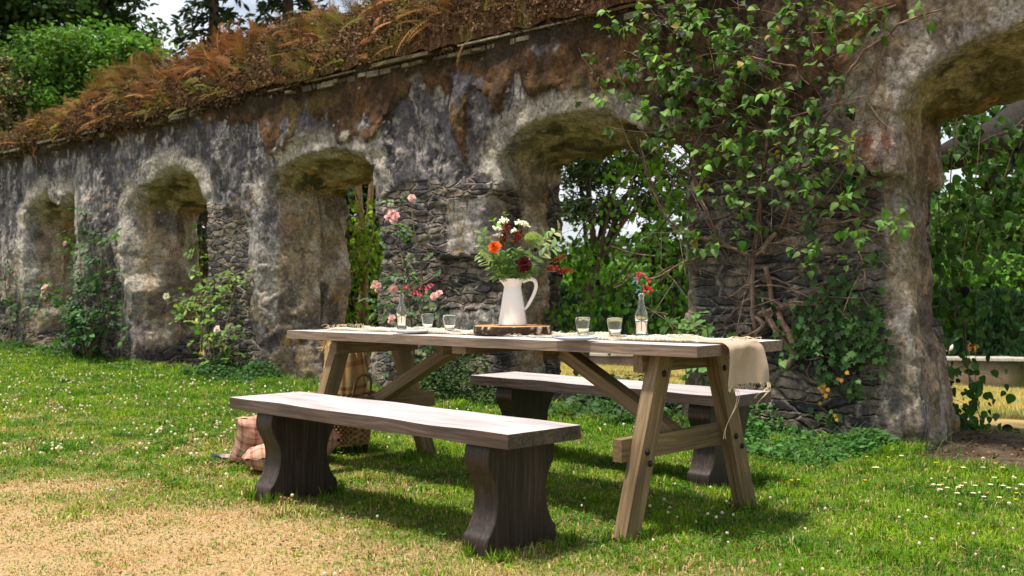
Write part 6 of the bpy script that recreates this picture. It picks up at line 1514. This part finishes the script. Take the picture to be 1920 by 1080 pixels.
for px, lb in ((1817, 'small orange flower spike growing by the low garden wall, left of a pair'), (1829, 'small orange flower spike growing by the low garden wall, right of a pair')):
    p = atD(px, 668, 29.2); p1 = atD(px, 652, 29.2); A = Acc(); A.add(*tube([np.array([p[0], p[1], gzb]), p1], .012, 5), (.06, .12, .03))
    n = 26; P = p1+rng.normal(size=(n, 3))*np.array([.035, .035, .08]); A.add(*scatter(OVAL[0], OVAL[1], P, frames(rdir(n), rdir(n)), np.full(n, .045), leafcol(n, (.40, .15, .03), .3))); tag(A.put('orange_flower', M_petal), lb, 'flower', 'orange flowers by the garden wall')

def crown_leaves(A, lobes, n, ls, col, tmpl, nclump=60, cs=.35, var=.3, flat=.5):
    lob = np.array([l_[:6] for l_ in lobes], float); vol = np.prod(lob[:, 3:6], 1)**(2/3); pr = vol/vol.sum()
    li = rng.choice(len(lob), nclump, p=pr); v = rdir(nclump); rr = rng.uniform(.55, 1.0, (nclump, 1))
    C = lob[li, :3]+v*lob[li, 3:6]*rr; tone = 1+var*rng.normal(size=nclump); cr = cs*rng.uniform(.5, 1.3, nclump)
    ci = rng.integers(0, nclump, n); P = C[ci]+rng.normal(size=(n, 3))*cr[ci][:, None]*np.array([.6, .6, .38])
    dv = nrm(rng.normal(size=(n, 3))*np.array([1, 1, .5])+np.array([0, 0, -.2])); nn = nrm(rng.normal(size=(n, 3))*.8+np.array([0, 0, flat]))
    cc = leafcol(n, col, .2)*tone[ci][:, None].clip(.35, 1.8)
    A.add(*scatter(tmpl[0], tmpl[1], P, frames(dv, nn), ls*rng.uniform(.6, 1.3, n), cc.clip(.004, .5)))
    return C
def tree(name, label, base, lobes, n, ls, col, tmpl=OVAL, nclump=70, cs=.4, var=.28, trunk=.12, group=None, tcol=(.08, .06, .045), cat='tree', limbs=16, flat=.5):
    t = thing(name, label, cat, base, group); A = Acc(); C = crown_leaves(A, lobes, n, ls, col, tmpl, nclump, cs, var, flat); A.put('crown', M_far, t)
    B = Acc(); lob = np.array([l_[:6] for l_ in lobes]); mid = lob[:, :3].mean(0); zlow = min(l_[2]-l_[5] for l_ in lobes); base = np.asarray(base, float)
    fork = np.array([base[0]*.5+mid[0]*.5, base[1]*.5+mid[1]*.5, base[2]*.35+mid[2]*.65])
    B.add(*tube(smooth_line([base-np.array([0, 0, .3]), base*.6+fork*.4, fork], 5), np.linspace(trunk, trunk*.6, 11), 8), tcol)
    for q in range(min(limbs, len(C))):
        e_ = C[q]; s_ = base+(fork-base)*random.uniform(.6, 1); B.add(*tube(smooth_line([s_, (s_+e_)/2+np.array([0, 0, .12*np.linalg.norm(e_-s_)*random.uniform(-.5, 1)]), e_], 5), np.linspace(trunk*.4, trunk*.06, 11), 5, False), tcol)
    B.put('trunk', M_bark, t); return t
def lobe(px, py, d, rx, ry, rz=None):
    p = atD(px, py, d); k = d/2000; return (p[0], p[1], p[2], rx*k, rx*k if rz is None else rz, ry*k)
def base_at(px, d): p = atD(px, 540, d); return (p[0], p[1], float(gz(p[0], p[1])))
tree('lime_tree', 'bright green leafy tree rising behind the wall top at the left', base_at(180, 21), [lobe(60, 130, 21, 70, 60), lobe(150, 100, 21, 90, 55), lobe(235, 115, 21, 75, 55), lobe(120, 190, 21, 120, 90), lobe(220, 200, 21, 90, 90), lobe(170, 320, 21, 130, 120)], 42000, .10, (.09, .19, .030), OVAL, 240, .30, .30, .14)
tree('grey_shrub', 'tall grey olive bush with dry seed heads at the far left edge', base_at(0, 20), [lobe(0, 150, 20, 35, 60), lobe(10, 210, 20, 42, 60), lobe(-60, 200, 20, 60, 90), lobe(-20, 320, 20, 70, 90)], 16000, .075, (.20, .18, .095), OVAL, 90, .26, .3, .06, cat='shrub')
tree('dark_tree', 'tall dark leafy tree in the upper left corner behind the bright green one', base_at(40, 34), [lobe(-60, -20, 34, 110, 110), lobe(40, -10, 34, 90, 60), lobe(20, 60, 34, 70, 60), lobe(-60, 120, 34, 60, 120), lobe(60, 200, 34, 180, 130)], 26000, .22, (.030, .065, .016), OVAL, 170, .55, .35, .25)
tree('dark_tree', 'dark tree whose thin lower boughs cross the sky left of the gap', base_at(190, 36), [lobe(150, -10, 36, 70, 40), lobe(200, 20, 36, 55, 35), lobe(215, 60, 36, 30, 25), lobe(275, 80, 36, 25, 45), lobe(120, 45, 36, 50, 30), lobe(240, -20, 36, 30, 30), lobe(230, 200, 36, 120, 80)], 14000, .20, (.035, .07, .018), OVAL, 120, .40, .3, .22)
def conifer(name, label, px, d, top_py, half, n, col, group=None, droop=.25, zb=None):
    b = np.array(base_at(px, d)); topz = CAMH+(540-top_py)/2000*d; H_ = topz-b[2]; t = thing(name, label, 'tree', b, group); B = Acc(); A = Acc()
    B.add(*tube([b, b+np.array([0, 0, H_*.5]), b+np.array([0, 0, H_])], [.02*H_, .014*H_, .02], 8), (.06, .045, .035)); P = []; D = []
    nb_ = 120
    for q in range(nb_):
        f = q/nb_; z = H_*(.12+.88*f); L = half*d/2000*(1-f)**.8*random.uniform(.7, 1.1)+.1; a = q*2.4+random.random(); v = np.array([math.cos(a), math.sin(a), 0])
        s_ = b+np.array([0, 0, z]); pts = [s_, s_+v*L*.5+up3*.05*L, s_+v*L-up3*droop*L]; Ls = smooth_line(pts, 5); B.add(*tube(Ls, np.linspace(.03, .008, len(Ls)), 4, False), (.06, .045, .035))
        k = max(10, int(n/nb_*(1-f*.6))); ff = rng.uniform(.15, 1, k); ii_ = (ff*(len(Ls)-1)).astype(int); P.append(Ls[ii_]+rng.normal(size=(k, 3))*np.array([.12, .12, .07])*L*.7); D.append(v+rng.normal(size=(k, 3))*.6-up3*.3)
    P = np.concatenate(P); D = np.concatenate(D); k = len(P); A.add(*scatter(LANCE[0]*np.array([1.4, 1, 1]), LANCE[1], P, frames(D, rdir(k)+up3), rng.uniform(.14, .34, k)*d/30, leafcol(k, col, .3))); A.put('crown', M_far, t); B.put('trunk', M_bark, t)
conifer('fir_tree', 'dark fir with sparse boughs against the sky right of the gap', 400, 30, -260, 150, 9000, (.018, .035, .016))
conifer('fir_tree', 'dense dark fir behind the heath, right of the sparse one', 540, 32, -350, 170, 12000, (.016, .032, .014))
# pine seen through the middle arch
tree('pine_tree', 'dark pine with open boughs and sky showing through, seen through the middle arch', base_at(1090, 19), [lobe(1070, 300, 19, 40, 35), lobe(1120, 330, 19, 50, 25), lobe(1180, 290, 19, 60, 35), lobe(1085, 390, 19, 40, 30), lobe(1240, 350, 19, 60, 50), lobe(1140, 395, 19, 40, 22), lobe(1180, 200, 19, 140, 70)], 19000, .13, (.040, .070, .030), LANCE, 120, .24, .3, .11, limbs=14, tcol=(.045, .035, .028))
# great bough behind the right arch
tb = thing('spreading_tree', 'old tree whose thick dark bough leans across behind the right arch', 'tree', base_at(2110, 10)); B = Acc(); ba = np.array(base_at(2110, 10))
for pts, r0_, r1_ in (([ba, atD(2100, 330, 10), atD(2010, 200, 10), atD(1940, 205, 9.6), atD(1880, 250, 9.2), atD(1800, 285, 9), atD(1760, 300, 9)], .26, .05), ([atD(2010, 200, 10), atD(1990, 60, 10), atD(1900, -60, 10)], .18, .08), ([atD(1930, 215, 9.5), atD(1900, 300, 9.3), atD(1850, 350, 9)], .05, .02)):
    L = smooth_line(pts, 7); V, F = tube(L, np.linspace(r0_*1.1, r1_*2.2, len(L)), 10); V += (fbm(V[:, 0]*9, V[:, 1]*9, V[:, 2]*5, 3, 621)-.5)[:, None]*.05; B.add(V, F, (.022, .019, .015))
B.put('trunk', M_bark, tb)
A = Acc(); crown_leaves(A, [lobe(1840, 240, 9.5, 60, 40), lobe(1900, 330, 9.5, 60, 60), lobe(1800, 350, 9.3, 45, 60), lobe(1790, 230, 9, 25, 30), lobe(1830, 440, 9.3, 60, 50), lobe(1780, 480, 9, 30, 60), lobe(1960, 250, 9.8, 60, 80)], 1500, .065, (.04, .095, .018), HEART, 60, .16, .35); A.put('crown', M_far, tb)
# clipped yew hedge, its dark columns
for i, px in enumerate(range(1020, 2200, 34)):
    d = 33.6-(px-900)/1400*4 + random.uniform(-.3, .3); p = atD(px, 540, d); topz = CAMH-(random.uniform(544, 560)-540)/2000*d; b = np.array([p[0], p[1], gzb])
    hh = topz-gzb; lob = [(b[0], b[1], gzb+hh*.25, .34, .34, hh*.3), (b[0], b[1], gzb+hh*.6, .32, .32, hh*.35), (b[0], b[1], topz-.25, .2, .2, .3)]
    A = Acc(); n = 1700; zz_ = rng.uniform(0, 1, n); rr = .46*np.sqrt(1-zz_**3)*rng.uniform(.8, 1.12, n); aa = rng.uniform(0, 6.28, n); P = np.stack([b[0]+np.cos(aa)*rr, b[1]+np.sin(aa)*rr, gzb+zz_*hh], -1)
    dv = np.stack([np.cos(aa)*.5, np.sin(aa)*.5, 1+0*aa], -1)+rng.normal(size=(n, 3))*.35; A.add(*scatter(LANCE[0]*np.array([2., 1, 1]), LANCE[1], P, frames(dv, np.stack([np.cos(aa), np.sin(aa), 0*aa+.3], -1)+.3*rng.normal(size=(n, 3))), rng.uniform(.14, .30, n), leafcol(n, (.020, .055, .020), .35)))
    V, F = lathe([(.10, gzb), (.40, gzb+.1), (.40, gzb+hh*.6), (.25, gzb+hh*.9), (0, topz-.05)], 12, (b[0], b[1], 0)); A.add(V, F, (.010, .022, .009))
    t = thing('yew_tree', 'dark clipped yew in the close row beyond the low garden wall', 'tree', b, 'yew trees in a row beyond the garden wall'); A.put('crown', M_far, t)
# trees behind the hedge
sp = [(1000, 46, 420, .045), (1130, 50, 450, .05), (1270, 44, 400, .04), (1400, 50, 250, .05), (1530, 46, 260, .045), (1660, 50, 250, .05), (1790, 48, 330, .055), (1880, 44, 285, .075), (1990, 50, 260, .06), (2120, 46, 220, .055), (880, 48, 350, .05), (760, 44, 430, .05), (640, 46, 400, .045), (520, 50, 300, .05), (380, 46, 280, .05), (240, 50, 300, .04), (100, 46, 320, .045), (-40, 44, 280, .05)]
names = ['half hidden behind the others', 'with a paler rounded crown', 'standing darker than its neighbours']
for i, (px, d, tp, g_) in enumerate(sp):
    b = base_at(px, d); kx = random.uniform(85, 115)
    where = ('seen through the middle arch' if 950 < px < 1300 else 'hidden behind the broad pier' if px < 1700 and px >= 1300 else 'seen through or right of the right arch' if px >= 1700 else 'behind the left part of the wall')
    rank = sorted(q[0] for q in sp).index(px); ords = ['first', 'second', 'third', 'fourth', 'fifth', 'sixth', 'seventh', 'eighth', 'ninth']
    place = (ords[rank]+' from the left') if rank < 9 else (ords[17-rank]+' from the right')
    o = tree('broadleaf_tree', 'mid green broadleaved tree, '+place+' in the far wood beyond the field', b, [lobe(px, tp+60, d, kx*.7, 60), lobe(px-40, tp+130, d, kx*.8, 80), lobe(px+45, tp+150, d, kx*.8, 80), lobe(px, tp+230, d, kx, 80)], 7500, .36, (g_, g_*2.0, g_*.45), OVAL, 90, .75, .3, .25, group='trees of the far wood', limbs=6, flat=.8)
# bright low shrubs in front of the far wood
for px, d, py, rx in ((1800, 31.5, 520, 60), (1900, 30.8, 510, 70), (1180, 36, 520, 60), (1080, 37, 515, 55)):
    tree('bright_shrub', {1800: 'bright green shrub topping the hedge just right of the right pier', 1900: 'bright green shrub topping the hedge at the right edge', 1180: 'green shrub above the hedge behind the middle arch, its right one', 1080: 'green shrub above the hedge behind the middle arch, its left one'}[px], base_at(px, d+3), [lobe(px, py, d+3, rx, 28), lobe(px, py+40, d+3, rx, 40)], 5000, .16, (.10, .22, .03), ROUND, 60, .3, .25, .05, cat='shrub', group='shrubs above the hedge')
# dark thicket behind arches three and four
tree('dark_thicket', 'dark evergreen shrub low behind the third arch', base_at(690, 15.5), [lobe(690, 560, 15.5, 60, 60), lobe(640, 540, 15.5, 60, 70), lobe(760, 560, 15.5, 60, 70), lobe(700, 470, 16, 60, 60), lobe(670, 380, 16, 45, 50), lobe(720, 350, 16.4, 40, 50)], 13000, .11, (.022, .055, .018), OVAL, 70, .3, .35, .05, cat='shrub')
